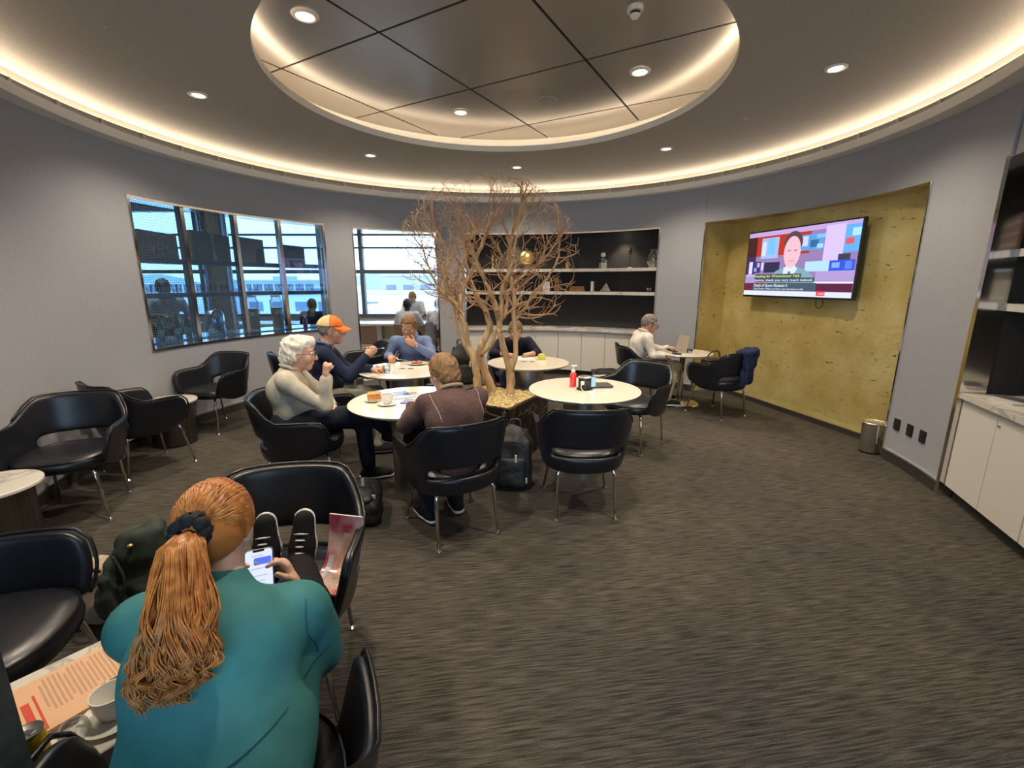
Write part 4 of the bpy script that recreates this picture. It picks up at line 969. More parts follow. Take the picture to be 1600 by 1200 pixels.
    if sp.get('glasses'):
        g = MB()
        for s in (1, -1):
            c = H(.108, s*.032, .012) - b; pts = [c + hs_*.024*math.cos(a)*sc + hu*.018*math.sin(a)*sc for a in [2*math.pi*i/14 for i in range(15)]]; g.tube(pts, .0022, 6, False)
            g.tube([c + hs_*s*.024*sc, H(.085, s*.078, .014) - b, H(.0, s*.088, .010) - b, H(-.02, s*.087, -.012) - b], .002, 6)
        g.tube([H(.110, -.009, .014) - b, H(.113, 0, .018) - b, H(.110, .009, .014) - b], .002, 6)
        go = g.build('spectacles', M_METALF, t, 180)
        for s in (1, -1):
            c = H(.108, s*.032, .012) - b; lm = MB(); lm.add([c + hs_*.023*math.cos(2*math.pi*i/14)*sc + hu*.017*math.sin(2*math.pi*i/14)*sc for i in range(14)], [tuple(range(14))]); lm.build('lens', M_LENS, go)
    if sp.get('collar'):
        g = MB(); cen = neck - up*.0 - b; pts = [cen + (fl_*math.cos(a)*.066 + sl_*math.sin(a)*.072) + hu*(.012 + .018*(math.cos(a) < 0)) for a in [2*math.pi*i/20 for i in range(21)]]
        g.tube(pts, .013, 8, False); g.build('collar', sp['collar'], t, 180)
    return dict(t=t, b=b, H=H, fd=fd, hu=hu, hs=hs_, L=L, D=D, neck=neck, up=up, arm=arm, sh=sh, shirt=shirt, org=org)
def nv3(fd, hs_, hu, s): return np.stack([nv(fd + hs_*s*.35), nv(hs_*s - fd*.35), hu])
# ================================================================ people
REST = ((1, 0, -.2), (0, 0, -1), (.35, .4, .3))
FIST = (1.25, 1.35, 1.0)
M_WHITEHAIR = noise_mat('white_hair', (.52, .49, .42), (.74, .70, .62), 60, .7, stretch=(1,1,.4), bump=.5, bscale=90, dist=.01)
M_BROWNHAIR = noise_mat('brown_hair', (.13, .065, .025), (.25, .135, .055), 70, .6, stretch=(1,1,.35), bump=.5, bscale=110, dist=.01)
M_GREYHAIR = noise_mat('grey_hair', (.13, .11, .095), (.24, .21, .185), 70, .7)
M_DARKHAIR = noise_mat('dark_hair', (.012, .010, .009), (.03, .024, .02), 60, .6)
# --- the white-haired man at the near table
whm = person('person', 'white-haired person in beige sweater with raised fist, legs crossed', (-1.60, 3.28), (.97, .22), dict(
    pelvis=(-.06, 0, .575), neck=(-.02, -.01, .985), head=(.055, -.01, 1.095), face=(1, .02, -.12), belly=True, hunch=True, seed=3,
    elbow=((.16, .19, .72), (.22, -.20, .735)), wrist=((.24, -.02, .69), (.25, -.20, .945)), hand=(((.35, -.9, -.12), (-.3, .1, -1), (.25, .3, .25)), ((.06, .02, 1), (1, .3, 0), FIST, .5, 1.0, .9)),
    knee=((.44, .12, .53), (.50, -.10, .645)), ankle=((.46, .16, .085), (.66, .10, .40)), toe=((1, .0, 0), (.95, .25, -.15)),
    top_m=cloth('beige_sweater', (.46, .42, .34)), pant_m=M_NAVYPANT, hair_m=M_WHITEHAIR, sole_m=M_SOLE, glasses=True, collar=cloth('beige_collar', (.44, .40, .33)), fold=.010, nscale=17,
    hair=dict(rough=.008, ns=70, ells=(((-.028, 0, .052), (.104, .090, .085)), ((-.075, 0, -.02), (.062, .080, .085)), ((-.03, .072, -.005), (.045, .022, .05)), ((-.03, -.072, -.005), (.045, .022, .05)), ((.05, .01, .098), (.045, .055, .03)), ((-.07, 0, -.085), (.045, .065, .035)))), skin=M_SKIN))
# --- man in the orange cap
cap = person('person', 'person in orange baseball cap and navy sweater raising a fork', (-1.72, 4.10), (.93, .36), dict(
    pelvis=(-.05, 0, .575), neck=(.02, 0, 1.045), head=(.09, 0, 1.175), face=(1, -.12, -.05), belly=True, seed=8,
    elbow=((.20, .22, .78), (.20, -.25, .79)), wrist=((.42, .10, .78), (.37, -.16, .955)), hand=(((1, -.2, -.1), (0, 0, -1), (.5, .6, .4)), ((.75, .25, .6), (.2, .9, -.2), FIST, .5, 1.0, .9)),
    knee=((.46, .13, .53), (.47, -.12, .54)), ankle=((.40, .14, .085), (.42, -.14, .085)), top_m=cloth('navy_sweater', (.016, .022, .055)), pant_m=M_SAGE, hair_m=M_GREYHAIR, skin=M_SKIN2, glasses=True, collar=cloth('blue_collar', (.10, .15, .27)), fold=.009,
    hair=dict(thick=.007, front=.0, side=-.035, nape=-.07)))
def cap_on(d):
    H, b, t, fd, hu, hs = d['H'], d['b'], d['t'], d['fd'], d['hu'], d['hs']; ax = np.stack([fd, hs, hu]); c0 = H(-.012, 0, .03)
    for nm, m, lo in (('cap_front', mat('cap_orange', (.78, .17, .015), .7), True), ('cap_mesh', mat('cap_tan', (.62, .47, .22), .8), False)):
        G = SDF(.01); G.ell(c0, (.117, .092, .110), ax); G.ell(c0, (.110, .085, .103), ax, .004, True)
        def pp(F, X, Y, Z, lo=lo):
            X, Y, Z = X - c0[0], Y - c0[1], Z - c0[2]; a = X*fd[0] + Y*fd[1] + Z*fd[2]; u = X*hu[0] + Y*hu[1] + Z*hu[2]
            return np.maximum(np.maximum(F, -(u - .012)), (-(a - .008) if lo else (a - .008)))
        put(G.mesh(nm, .006, post=pp), nm, m, t, d['org'])
    P = []; F = []
    for k, dz in enumerate((0, .006)):
        for j in range(5):
            for i in range(9):
                s = -1 + i/4; a = .085 + j*.022*(1 - .28*s*s) - .05*s*s; P.append(H(a, s*.078, .052 - .010*j - .022*s*s + dz) - b)
    for k in range(2):
        for j in range(4):
            for i in range(8): q = k*45 + j*9 + i; F.append((q, q+1, q+10, q+9))
    for j in range(4): F += [(j*9, j*9+9, 45+j*9+9, 45+j*9), (j*9+8, j*9+17, 45+j*9+17, 45+j*9+8)]
    for i in range(8): F += [(36+i, 37+i, 82+i, 81+i), (i, i+1, 46+i, 45+i)]
    MB().add(P, F).build('cap_brim', MATS['cap_orange'], t, 50)
    MB().ball(H(-.012, 0, .142) - b, .007, 10, 6).build('cap_button', MATS['cap_orange'], t, 180)
    fr = MB(); fr.rbox(H(.095, 0, .095) - b, (.004, .035, .02), .001, math.atan2(fd[1], fd[0])); fr.build('cap_badge', mat('cap_badge', (.25, .10, .05), .6), t)
cap_on(cap)
lt = MB(); L_ = cap['L']; b_ = cap['b']
for z in (.86, .83): lt.tube([L_((.155, -.05 + .02*i, z)) - b_ for i in range(5)], .004, 6)
lt.build('chest_print', mat('chest_print', (.35, .36, .40), .7), cap['t'], 180)
# --- man in the blue shirt, eating
blu = person('person', 'person in blue shirt biting into food, facing the camera', (-1.16, 5.34), (-.05, -1), dict(
    pelvis=(-.05, 0, .575), neck=(.10, 0, .995), head=(.17, .0, 1.11), face=(1, -.05, -.28), seed=12,
    elbow=((.24, .27, .79), (.12, -.27, .76)), wrist=((.33, .11, .93), (.36, -.17, .80)), hand=(((.35, -.75, .45), (-.8, -.4, .1), (.7, .8, .6)), ((.75, .35, -.12), (.1, .2, -1), (.6, .9, .7))),
    knee=((.42, .14, .53), (.42, -.14, .53)), ankle=((.42, .14, .085), (.42, -.14, .085)), top_name='shirt', top_m=cloth('blue_shirt', (.17, .235, .42)), pant_m=M_NAVYPANT, hair_m=M_BROWNHAIR, glasses=True, skin=M_SKIN2, collar=cloth('blue_shirt_collar', (.19, .26, .45)), fold=.009,
    hair=dict(thick=.012, front=.05, side=.0, nape=-.07, rough=.004)))
bt = MB()
for i in range(4): bt.ball(blu['L']((.185 - .03*i, 0, .93 - .07*i)) - blu['b'], .006, 8, 6)
bt.build('shirt_buttons', mat('dark_button', (.03, .04, .07), .4), blu['t'], 180)
ws = MB(); w_ = blu['arm'][1][1]; e_ = blu['arm'][1][0]; dd = nv(w_ - e_); ws.lathe([(.031, -.006), (.033, 0), (.031, .006)], w_ - dd*.015 - blu['b'], 16, Vector(dd).to_track_quat('Z', 'Y').to_matrix()); ws.build('wristwatch', M_CHROME, blu['t'], 60)
# --- man in the brown sweater seen from behind
brn = person('person', 'person in brown sweater seen from behind at the near table', (-.38, 2.77), (-.5, .86), dict(
    pelvis=(-.08, 0, .575), neck=(.10, -.045, .905), head=(.20, -.03, 1.01), face=(.92, .30, -.38), hunch=True, seed=21, width=1.08,
    elbow=((.20, .24, .70), (.24, -.30, .72)), wrist=((.42, .12, .765), (.46, -.08, .765)), hand=(((.9, -.3, -.05), (0, 0, -1), (.4, .5, .4)), ((.95, .2, -.05), (0, 0, -1), (.4, .5, .4))),
    knee=((.36, .14, .53), (.36, -.14, .53)), ankle=((.16, .12, .085), (.20, -.10, .085)), top_m=noise_mat('brown_sweater', (.050, .026, .024), (.085, .045, .040), 40, .9, stretch=(1,1,6), bump=.3, bscale=30), pant_m=M_NAVYPANT, hair_m=M_BROWNHAIR, sole_m=M_SOLE, collar=mat('tan_neckband', (.26, .19, .13), .8), fold=.009, nscale=18,
    hair=dict(thick=.015, front=.03, side=-.02, nape=-.075, back=True, rough=.005), skin=M_SKIN))
from mathutils.bvhtree import BVHTree
def surf_line(d, pts, dirv, name, m, r=.002, lift=.001):
    me = d['shirt'].data; bv = BVHTree.FromPolygons([v.co.copy() for v in me.vertices], [tuple(p.vertices) for p in me.polygons]); q = []
    for p in pts:
        o_ = Vector(p) - Vector(d['org']); hit, nn, i, ds = bv.ray_cast(o_ - Vector(dirv)*.8, Vector(dirv))
        if hit: q.append(hit + nn*lift)
    if len(q) > 2: MB().tube(q, r, 6).build(name, m, d['t'], 180)
for s in (1, -1):
    shp = brn['sh'][s]; e_ = brn['arm'][s][0]; fdir = brn['D']((1, 0, -.1))
    p0 = np.array(shp) - brn['D']((0, 1, 0))*s*.02 + np.array((0, 0, .06)); p1 = np.array(shp) - brn['D']((0, 1, 0))*s*.035 + np.array((0, 0, -.10))
    surf_line(brn, [p0 + (p1 - p0)*i/10 for i in range(11)], fdir, 'seam', mat('tan_seam', (.30, .22, .18), .8), .0028)
# --- man in navy behind the tree
nav = person('person', 'person in navy cardigan writing at the table behind the tree', (.02, 5.76), (.10, -.99), dict(
    pelvis=(-.05, 0, .575), neck=(.13, 0, .925), head=(.22, 0, 1.025), face=(.88, -.1, -.5), seed=30,
    elbow=((.28, .27, .76), (.26, -.28, .76)), wrist=((.44, .16, .775), (.46, -.12, .775)), hand=(((.5, -.75, 0), (0, 0, -1), (.7, .8, .6)), ((.6, .6, 0), (0, 0, -1), (.8, .9, .6))), sleeve=.55,
    knee=((.42, .14, .53), (.42, -.14, .53)), ankle=((.40, .14, .085), (.40, -.14, .085)), top_name='cardigan', top_m=cloth('navy_cardigan', (.011, .013, .026)), pant_m=M_DENIM, hair_m=M_BROWNHAIR, skin=M_SKIN2,
    hair=dict(thick=.008, front=.04, side=-.01, nape=-.06)))
# --- man in the white shirt with the laptop
wht = person('person', 'person in white shirt and khaki trousers typing on a laptop', (1.66, 5.95), (1, .06), dict(
    pelvis=(-.04, 0, .575), neck=(.06, 0, .965), head=(.13, -.01, 1.07), face=(.95, -.12, -.35), seed=41,
    elbow=((.22, .24, .73), (.10, -.27, .70)), wrist=((.46, .17, .735), (.28, -.17, .66)), hand=(((1, -.15, -.05), (0, 0, -1), (.3, .4, .3)), ((.9, .1, -.35), (-.2, 0, -1), (.3, .4, .3))),
    knee=((.46, .12, .52), (.47, -.13, .53)), ankle=((.44, .13, .085), (.36, -.16, .085)), top_name='shirt', top_m=cloth('white_shirt', (.66, .62, .55)), pant_m=M_KHAKI, hair_m=M_GREYHAIR, sole_m=M_SOLE, glasses=True, skin=M_SKIN2, collar=cloth('white_shirt_collar', (.70, .66, .59)), fold=.010,
    hair=dict(thick=.008, front=.035, side=-.025, nape=-.07)))
# --- people in the hall
def hall_person(label, base, f, top, hairm, hat=None, seed=1, z=0, skin=M_DSKIN, stand=False, **kw):
    sp = dict(pelvis=(0, 0, .575), neck=(.08, 0, 1.03), head=(.13, 0, 1.15), face=(1, 0, -.2), elbow=((.2, .26, .78), (.2, -.26, .78)), wrist=((.42, .12, .78), (.42, -.12, .78)), hand=(REST, REST), knee=((.42, .12, .53), (.42, -.12, .53)), ankle=((.40, .12, .085), (.40, -.12, .085)),
              top_m=top, pant_m=M_NAVYPANT, hair_m=hairm, skin=skin, vx=.011, cvx=.017, seed=seed, sleeve=.0, hair=dict(thick=.012, front=.04, side=-.02, nape=-.07))
    if stand: sp.update(pelvis=(0, 0, .93), neck=(.06, 0, 1.40), head=(.12, 0, 1.52), elbow=((.12, .28, 1.13), (.18, -.27, 1.15)), wrist=((.34, .2, 1.10), (.42, -.1, 1.16)), knee=((.02, .1, .5), (.02, -.1, .5)), ankle=((0, .11, .085), (0, -.11, .085)))
    sp.update(kw); return person('person', label, base, f, sp)
wt = cloth('white_tshirt', (.80, .81, .83))
hall_person('person in white T-shirt and dark cap, back turned, beyond the doorway', (-2.12, 9.22), (.0, 1), wt, M_DARKHAIR, seed=51)
hall_person('person bending over the far side of the window desk', (-2.33, 10.95), (.1, -1), wt, M_BROWNHAIR, seed=52, stand=True, skin=M_SKIN2, pelvis=(-.12, 0, .86), neck=(.12, 0, 1.17), head=(.22, 0, 1.26), face=(.8, 0, -.6), elbow=((.14, .25, .92), (.14, -.25, .92)), wrist=((.32, .12, .78), (.32, -.12, .78)))
hall_person('person in white top cut off by the right door jamb', (-1.50, 9.25), (.1, 1), wt, M_DARKHAIR, seed=53)
hall_person('bartender bending behind the perforated pane of the glass screen', (-4.93, 6.52), (.75, -.6), cloth('bar_white', (.45, .46, .48)), M_DARKHAIR, seed=54, stand=True)
hall_person('dark figure seated behind the last pane of the glass screen', (-4.05, 9.22), (0, 1), cloth('bar_dark', (.03, .03, .035)), M_DARKHAIR, seed=55)
# --- the woman in teal in the foreground
M_GINGER = noise_mat('ginger_hair', (.37, .115, .020), (.64, .265, .065), 70, .42, stretch=(1,1,.25), bump=.35, bscale=160, dist=.004, spec=.6)
M_TEAL = noise_mat('teal_jersey', (.042, .185, .188), (.052, .22, .222), 14, .7, bump=.18, bscale=10, dist=.02, spec=.25)
wom = person('person', 'person in teal top with ginger ponytail looking at a phone', (-.62, .74), (-.215, .977), dict(
    pelvis=(-.03, 0, .575), neck=(.235, .035, .895), head=(.315, .055, .995), face=(.92, -.06, -.36), shdrop=.095, sh_axis=(0, 1, .06), width=.98, hsc=.93, seed=64, vx=.006, cvx=.010, torso=(.165, .160), tunic=True,
    elbow=((.32, .215, .60), (.31, -.165, .59)), wrist=((.455, .105, .700), (.46, -.068, .695)), sleeve=.18, hand=(((.35, -.35, .85), (-.55, -.85, .1), (.5, .7, .4), .6, .92, .6), ((.35, .42, .85), (-.55, .85, .1), (.5, .7, .4), .6, .92, .6)),
    knee=((.44, .13, .625), (.46, -.085, .635)), ankle=((.79, .125, .57), (.79, .005, .57)), toe=((.25, .03, 1), (.25, -.08, 1)), foot_up=((-1, 0, .3), (-1, 0, .3)), top_name='teal_top', top_m=M_TEAL, pant_m=M_BLKPANT, hair_m=M_GINGER, shoe_m=M_SHOE, sole_m=M_SOLE, laces=True, fold=.008, nscale=11, skin=noise_mat('fair_skin', (.62, .37, .27), (.68, .42, .32), 25, .45)))
H, hb, wt_ = wom['H'], wom['b'], wom['t']; fd, hu, hs = wom['fd'], wom['hu'], wom['hs']; ax = np.stack([fd, hs, hu])
G = SDF(.015); G.ell(H(-.014, 0, .024), (.104, .083, .104), ax); G.ell(H(-.075, 0, -.01), (.051, .065, .065), ax, .03)
c0 = wom['H'](0, 0, 0)
def hp(F, X, Y, Z):
    X, Y, Z = X - c0[0], Y - c0[1], Z - c0[2]; a = X*fd[0] + Y*fd[1] + Z*fd[2]; u = X*hu[0] + Y*hu[1] + Z*hu[2]
    face = np.minimum(a - (-.022 + .75*np.maximum(u, 0)), -(u - .085)); low = -(u - (-.028 - .55*np.maximum(-a - .0, 0)))
    return np.maximum(F, np.maximum(face, low)*.8)
hair = put(G.mesh('hair', .005, post=hp, noise=.002, nscale=40), 'hair', noise_mat('ginger_crown', (.44, .15, .03), (.54, .20, .045), 30, .5, bump=.1, bscale=120, dist=.003), wt_, wom['org'])
bun = H(-.128, -.0, .012); random.seed(77)
# combed strands from the hairline back to the hair tie
st = MB()
for i in range(760):
    a0 = random.uniform(-1.9, 1.9); u0 = random.uniform(-.9, 1.0)
    front = np.array((.06 - .05*abs(a0)/1.9, math.sin(a0*.8)*.075, .10*math.cos(a0*.8) - .01)) if random.random() < .7 else np.array((random.uniform(-.06, .03), random.choice((-1, 1))*.085, random.uniform(-.03, .06)))
    if random.random() < .4: front = np.array((random.uniform(-.10, -.035), random.uniform(-.08, .08), random.uniform(-.07, -.02)))
    end = np.array((-.118, random.uniform(-.012, .012), .012 + random.uniform(-.012, .012))); pts = []
    for k in range(9):
        t = k/8; p = front*(1 - t) + end*t; c = np.array((-.014, 0, .024)); v = p - c; e = np.array((.1135, .0905, .1135)) + random.uniform(.0003, .0020)
        q = v/np.linalg.norm(v/e)
        w_ = min(1, (1 - t)*3.2); p = c + (q*w_ + v*(1 - w_)) if t > .7 else c + q
        pts.append(H(*p) - hb)
    st.tube(pts, [.0007 + .0011*min(1, 4*t/8) for t in range(9)], 4)
tag(st.build('combed_strands', M_GINGER, hair, 180), kind='stuff')
# scrunchie
sc_ = MB(); tx = nv(-fd - hu*.1); sa = np.cross(tx, hu); sa = nv(sa); sb_ = np.cross(tx, sa)
sc_.tube([bun - hb + (sa*math.cos(a)*.030 + sb_*math.sin(a)*.030)*(1 + .08*math.sin(9*a)) + tx*.006*math.sin(7*a) for a in [2*math.pi*i/40 for i in range(41)]], [.0155*(1 + .22*math.sin(i*1.9)) for i in range(41)], 10, False)
sc_.build('hair_tie', noise_mat('black_velvet', (.006, .006, .007), (.014, .014, .016), 90, .8), hair, 180)
# ponytail: wavy mass falling from the tie and lying along the back
me_ = wom['shirt'].data; bvw = BVHTree.FromPolygons([v.co.copy() for v in me_.vertices], [tuple(p.vertices) for p in me_.polygons])
fb = Vector(wom['D']((1, 0, -.35)))
def on_back(lf, z, off):
    o_ = Vector(wom['L']((-.1, lf, z)) - hb); fh = Vector(wom['D']((1, 0, 0))); hit, nn, ix, ds = bvw.ray_cast(o_ - fh*.8, fh); return hit + nn*off
side_v = Vector(wom['D']((0, 1, 0))); b0 = Vector(bun - hb)
core = [b0 + Vector(tx)*.012, b0 + Vector(tx)*.045 - Vector((0, 0, .022))] + [on_back(.030 + .004*i, .875 - .0155*i, .046 - .005*i) for i in range(6)]
core[2] = core[1].lerp(core[2], .75)
wid = [.020, .033, .048, .054, .053, .046, .034, .018]; dep = [.020, .032, .040, .036, .032, .026, .020, .012]
nb = (-fb - side_v*(-fb).dot(side_v)).normalized()
G = SDF(.02)
for i in range(5): G.cap(np.array(core[i]) + hb, np.array(core[i+1]) + hb, wid[i]*.6, wid[i+1]*.6, .02, (np.array(nb), wid[i]/dep[i]))
pt_ = put(G.mesh('ponytail', .006, noise=.004, nscale=60, seed=4), 'ponytail', M_GINGER, hair, wom['org'])
st = MB()
clumps = [(random.uniform(0, 6.283), math.sqrt(random.random())*.5 + .62, random.uniform(0, 6.3), random.uniform(.006, .016), random.uniform(1.9, 3.3), random.uniform(.60, 1.06), random.gauss(0, .05)) for _ in range(70)]
for i in range(910):
    a, rr, ph, am, fr, L0, dr = clumps[i % 70]; a += random.gauss(0, .10); rr += random.gauss(0, .05); ph += random.gauss(0, .18); am *= random.uniform(.8, 1.2); L0 *= random.uniform(.92, 1.06); dr += random.gauss(0, .04); pts = []; rs = []
    for k in range(21):
        t = k/20*L0*7; j = min(int(t), 6); u = t - j; c = core[j].lerp(core[j+1], u); w_ = max(wid[j] + (wid[j+1] - wid[j])*min(u, 1), .012); d_ = max(dep[j] + (dep[j+1] - dep[j])*min(u, 1), .008); g = min(t/2, 1)
        p = c + side_v*(math.cos(a)*w_*rr + g*am*math.sin(fr*t + ph) + dr*.03*t*g) + nb*(math.sin(a)*d_*rr + g*am*.6*math.cos(fr*t*1.1 + ph*2))
        loc, nn, ix, ds = bvw.find_nearest(p)
        if loc is not None and (p - loc).dot(nn) < .003: p = loc + nn*.003
        pts.append(p); rs.append(.0021*(1 - .6*k/20))
    st.tube(pts, rs, 4)
tag(st.build('loose_strands', M_GINGER, pt_, 180), kind='stuff')
# seams of the teal top
f_ = Vector(wom['D']((1, 0, -.35)))
surf_line(wom, [wom['L']((-.1, .20 - .40*i/24, .675 + .11*(i/24)**2 + .01*math.sin(i*.3))) for i in range(25)], f_, 'seam', mat('teal_seam', (.012, .085, .085), .8), .0018)
surf_line(wom, [wom['L']((.16, -.165 - .01*i/12, .86 - .16*i/12)) for i in range(13)], f_, 'seam', MATS['teal_seam'], .0016)
# ================================================================ television
TVW, TVH = 1.60, .82; tvc = GA + gd*1.35 + gn_*.13 + Vector((0, 0, 1.828))
tv = thing('television', 'large flat television showing a news studio on the gold wall', 'television', tvc, math.atan2(gd.y, gd.x))
M_TVB = mat('tv_black', (.008, .008, .009), .3)
MB().rbox((0, .02, 0), (TVW, .045, TVH), .004).build('casing', M_TVB, tv)
MB().bbox(-.25, .25, .04, .125, -.2, .2).build('wall_mount', M_TVB, tv)
MB().tube(smooth_path([(.34, .03, -TVH/2 + .02), (.35, .02, -TVH/2 - .06), (.40, .01, -TVH/2 - .10), (.44, .02, -TVH/2 - .06), (.41, .03, -TVH/2 + .02)], 5), .004, 6).build('cable', M_TVB, tv, 180)
SW, SH = TVW - .03, TVH - .04
def scr(x0, x1, z0, z1, col, lay, parent, name, s=1.0, ell=False):
    y = -.0035 - .0008*lay; X = lambda u: (u - .5)*SW; Z = lambda v: (v - .5)*SH + .004
    mb = MB()
    if ell:
        cx, cz, rx, rz = (X(x0)+X(x1))/2, (Z(z0)+Z(z1))/2, abs(X(x1)-X(x0))/2, abs(Z(z1)-Z(z0))/2
        mb.add([(cx + rx*math.cos(2*math.pi*i/28), y, cz + rz*math.sin(2*math.pi*i/28)) for i in range(28)], [tuple(range(28))])
    else: mb.add([(X(x0), y, Z(z0)), (X(x1), y, Z(z0)), (X(x1), y, Z(z1)), (X(x0), y, Z(z1))], [(0, 1, 2, 3)])
    return mb.build(name, emit_mat('screen_%02d_%02d_%02d' % tuple(int(c*99) for c in col), col, s), parent)
sc = scr(0, 1, 0, 1, (.30, .20, .42), 0, tv, 'screen', .9)
for bi, (x0, x1, z0, z1, c) in enumerate(((0, 1, .93, 1, (.46, .32, .62)), (.06, .62, .62, .93, (.42, .035, .02)), (0, .10, .62, .93, (.06, .02, .02)), (.0, .1, .30, .62, (.05, .03, .10)), (.15, .33, .58, .90, (.30, .42, .72)), (.16, .20, .62, .84, (.55, .62, .85)), (.235, .255, .66, .76, (.75, .05, .45)), (.22, .29, .64, .88, (.16, .45, .75)),
    (.53, .73, .66, .88, (.10, .30, .62)), (.55, .60, .72, .86, (.50, .55, .80)), (.62, .69, .70, .80, (.04, .12, .30)), (.67, .74, .82, .87, (.20, .45, .80)), (.68, .73, .68, .74, (.30, .60, .85)), (.74, .89, .45, .97, (.58, .46, .80)), (.89, 1, .60, .95, (.12, .36, .72)), (.90, .96, .70, .78, (.60, .10, .12)), (.94, 1, .80, .90, (.35, .65, .90)), (.80, .99, .36, .50, (.04, .09, .62)), (.82, .88, .40, .47, (.20, .35, .90)), (.92, .97, .38, .48, (.10, .20, .80)), (.86, .95, .50, .58, (.04, .05, .08)),
    (.03, .07, .34, .54, (.62, .58, .80)), (.08, .16, .36, .54, (.04, .04, .14)), (.09, .12, .38, .44, (.28, .30, .70)), (.12, .15, .45, .52, (.40, .35, .70)), (.17, .19, .40, .52, (.62, .58, .80)), (.20, .36, .36, .52, (.03, .03, .07)), (.0, .42, .30, .335, (.46, .36, .62)), (.70, 1, .22, .36, (.38, .28, .55)), (.60, .80, .36, .50, (.38, .62, .75)), (.66, 1, .19, .215, (.75, .65, .88)), (0, .42, .14, .30, (.36, .26, .54)))):
    scr(x0, x1, z0, z1, c, .5 + .042*bi, sc, 'studio_backdrop')
# news reader (a plain figure)
def poly(pts, col, lay, name):
    y = -.0035 - .0008*lay; mb = MB(); mb.add([((u - .5)*SW, y, (v - .5)*SH + .004) for u, v in pts], [tuple(range(len(pts)))]); return mb.build(name, emit_mat('screen_%02d_%02d_%02d' % tuple(int(c*99) for c in col), col, 1.0), sc)
poly([(.27, .12), (.28, .30), (.33, .38), (.41, .44), (.53, .44), (.62, .37), (.68, .30), (.70, .12)], (.20, .33, .40), 2, 'reader_suit')
poly([(.40, .28), (.405, .42), (.43, .45), (.51, .45), (.535, .40), (.47, .24)], (.60, .66, .82), 3, 'reader_shirt'); poly([(.448, .26), (.452, .37), (.475, .37), (.485, .26), (.465, .23)], (.12, .16, .26), 4, 'reader_tie')
scr(.384, .556, .62, .955, (.10, .055, .06), 3, sc, 'reader_hair', ell=True); scr(.390, .546, .42, .885, (.72, .44, .52), 4, sc, 'reader_face', ell=True)
for x in (.425, .485): scr(x, x + .03, .665, .685, (.30, .15, .18), 5, sc, 'reader_eye', ell=True)
scr(.44, .50, .515, .53, (.55, .24, .30), 5, sc, 'reader_mouth', ell=True)
# captions
scr(.0, .72, .075, .20, (.06, .09, .13), 5, sc, 'caption_band'); scr(.72, 1, .075, .19, (.10, .02, .05), 5, sc, 'caption_band'); scr(0, .1, .075, .19, (.14, .02, .05), 6, sc, 'caption_band'); scr(0, 1, .0, .075, (.62, .66, .82), 6, sc, 'ticker_band')
scr(.11, .70, .21, .275, (.05, .08, .11), 5, sc, 'subtitle_band'); scr(.11, .58, .275, .335, (.05, .08, .11), 5, sc, 'subtitle_band'); scr(.11, .22, .198, .208, (.80, .10, .12), 7, sc, 'caption_rule'); scr(.73, .80, .02, .085, (.72, .03, .05), 7, sc, 'clock_box')
def text_mesh(body, size):
    cu = bpy.data.curves.new('lettering', 'FONT'); cu.body = body; cu.size = size; cu.resolution_u = 3; o = bpy.data.objects.new('lettering', cu); C.objects.link(o)
    dg = bpy.context.evaluated_depsgraph_get(); me = bpy.data.meshes.new_from_object(o.evaluated_get(dg)); bpy.data.objects.remove(o); bpy.data.curves.remove(cu); return me
def caption(body, u, v, h, width, col, lay=8):
    me = text_mesh(body, 1.0); xs = [q.co.x for q in me.vertices]; w = max(xs) - min(xs)
    sx = width*SW/w; y = -.0035 - .0008*lay; me.transform(Matrix.Translation(((u - .5)*SW, y, (v - .5)*SH + .004)) @ Matrix.Rotation(math.pi/2, 4, 'X') @ Matrix.Diagonal((sx, h*SH/.7, 1, 1)))
    me.materials.append(emit_mat('screen_%02d_%02d_%02d' % tuple(int(c*99) for c in col), col, 1.0)); o = bpy.data.objects.new('caption_lettering', me); C.objects.link(o); o.parent = sc
caption('heading for Westminster Hall.', .115, .287, .036, .455, (.85, .85, .10)); caption('Joanna, thank you very much indeed.', .115, .225, .036, .575, (.80, .84, .92))
caption('Death of Queen Elizabeth II', .115, .140, .040, .345, (.85, .87, .94)); caption('King Charles, William and Harry will walk behind coffin', .115, .093, .026, .50, (.78, .80, .90)); caption('16:02', .74, .035, .03, .05, (.92, .85, .88))
# ================================================================ things on the alcove shelves
def on(phi, r, z): return pol(phi, r, z)
M_ORN = mat('gold_ornament', (.75, .50, .16), .3, .8); M_BRONZE = mat('bronze', (.10, .06, .035), .4, .7)
g = thing('gold_disc_ornament', 'round gold dish ornament on a small stand behind the branches', 'ornament', on(5.6, 3.87, 1.831), -math.radians(5.6))
MB().lathe([(.001, -.045), (.06, -.04), (.10, -.022), (.122, 0), (.118, .01), (.06, .03), (.001, .035)], (0, 0, .20), 32, Matrix.Rotation(math.radians(78), 3, 'X')).build('dish', M_ORN, g, 60)
MB().lathe([(.05, 0), (.045, .012), (.014, .03), (.012, .085)], n=20).build('stand', M_BRONZE, g, 60)
g = thing('gold_statuette', 'slim gold statuette at the left of the upper alcove shelf', 'ornament', on(-3.4, 3.86, 1.831))
MB().lathe([(.03, 0), (.028, .02), (.010, .04), (.014, .12), (.018, .17), (.008, .20), (.014, .225), (.001, .245)], n=16).build('figure', M_ORN, g, 60); MB().tube([(0, 0, .18), (.045, 0, .24), (.06, 0, .22)], .005, 6).build('arm', M_ORN, g, 60)
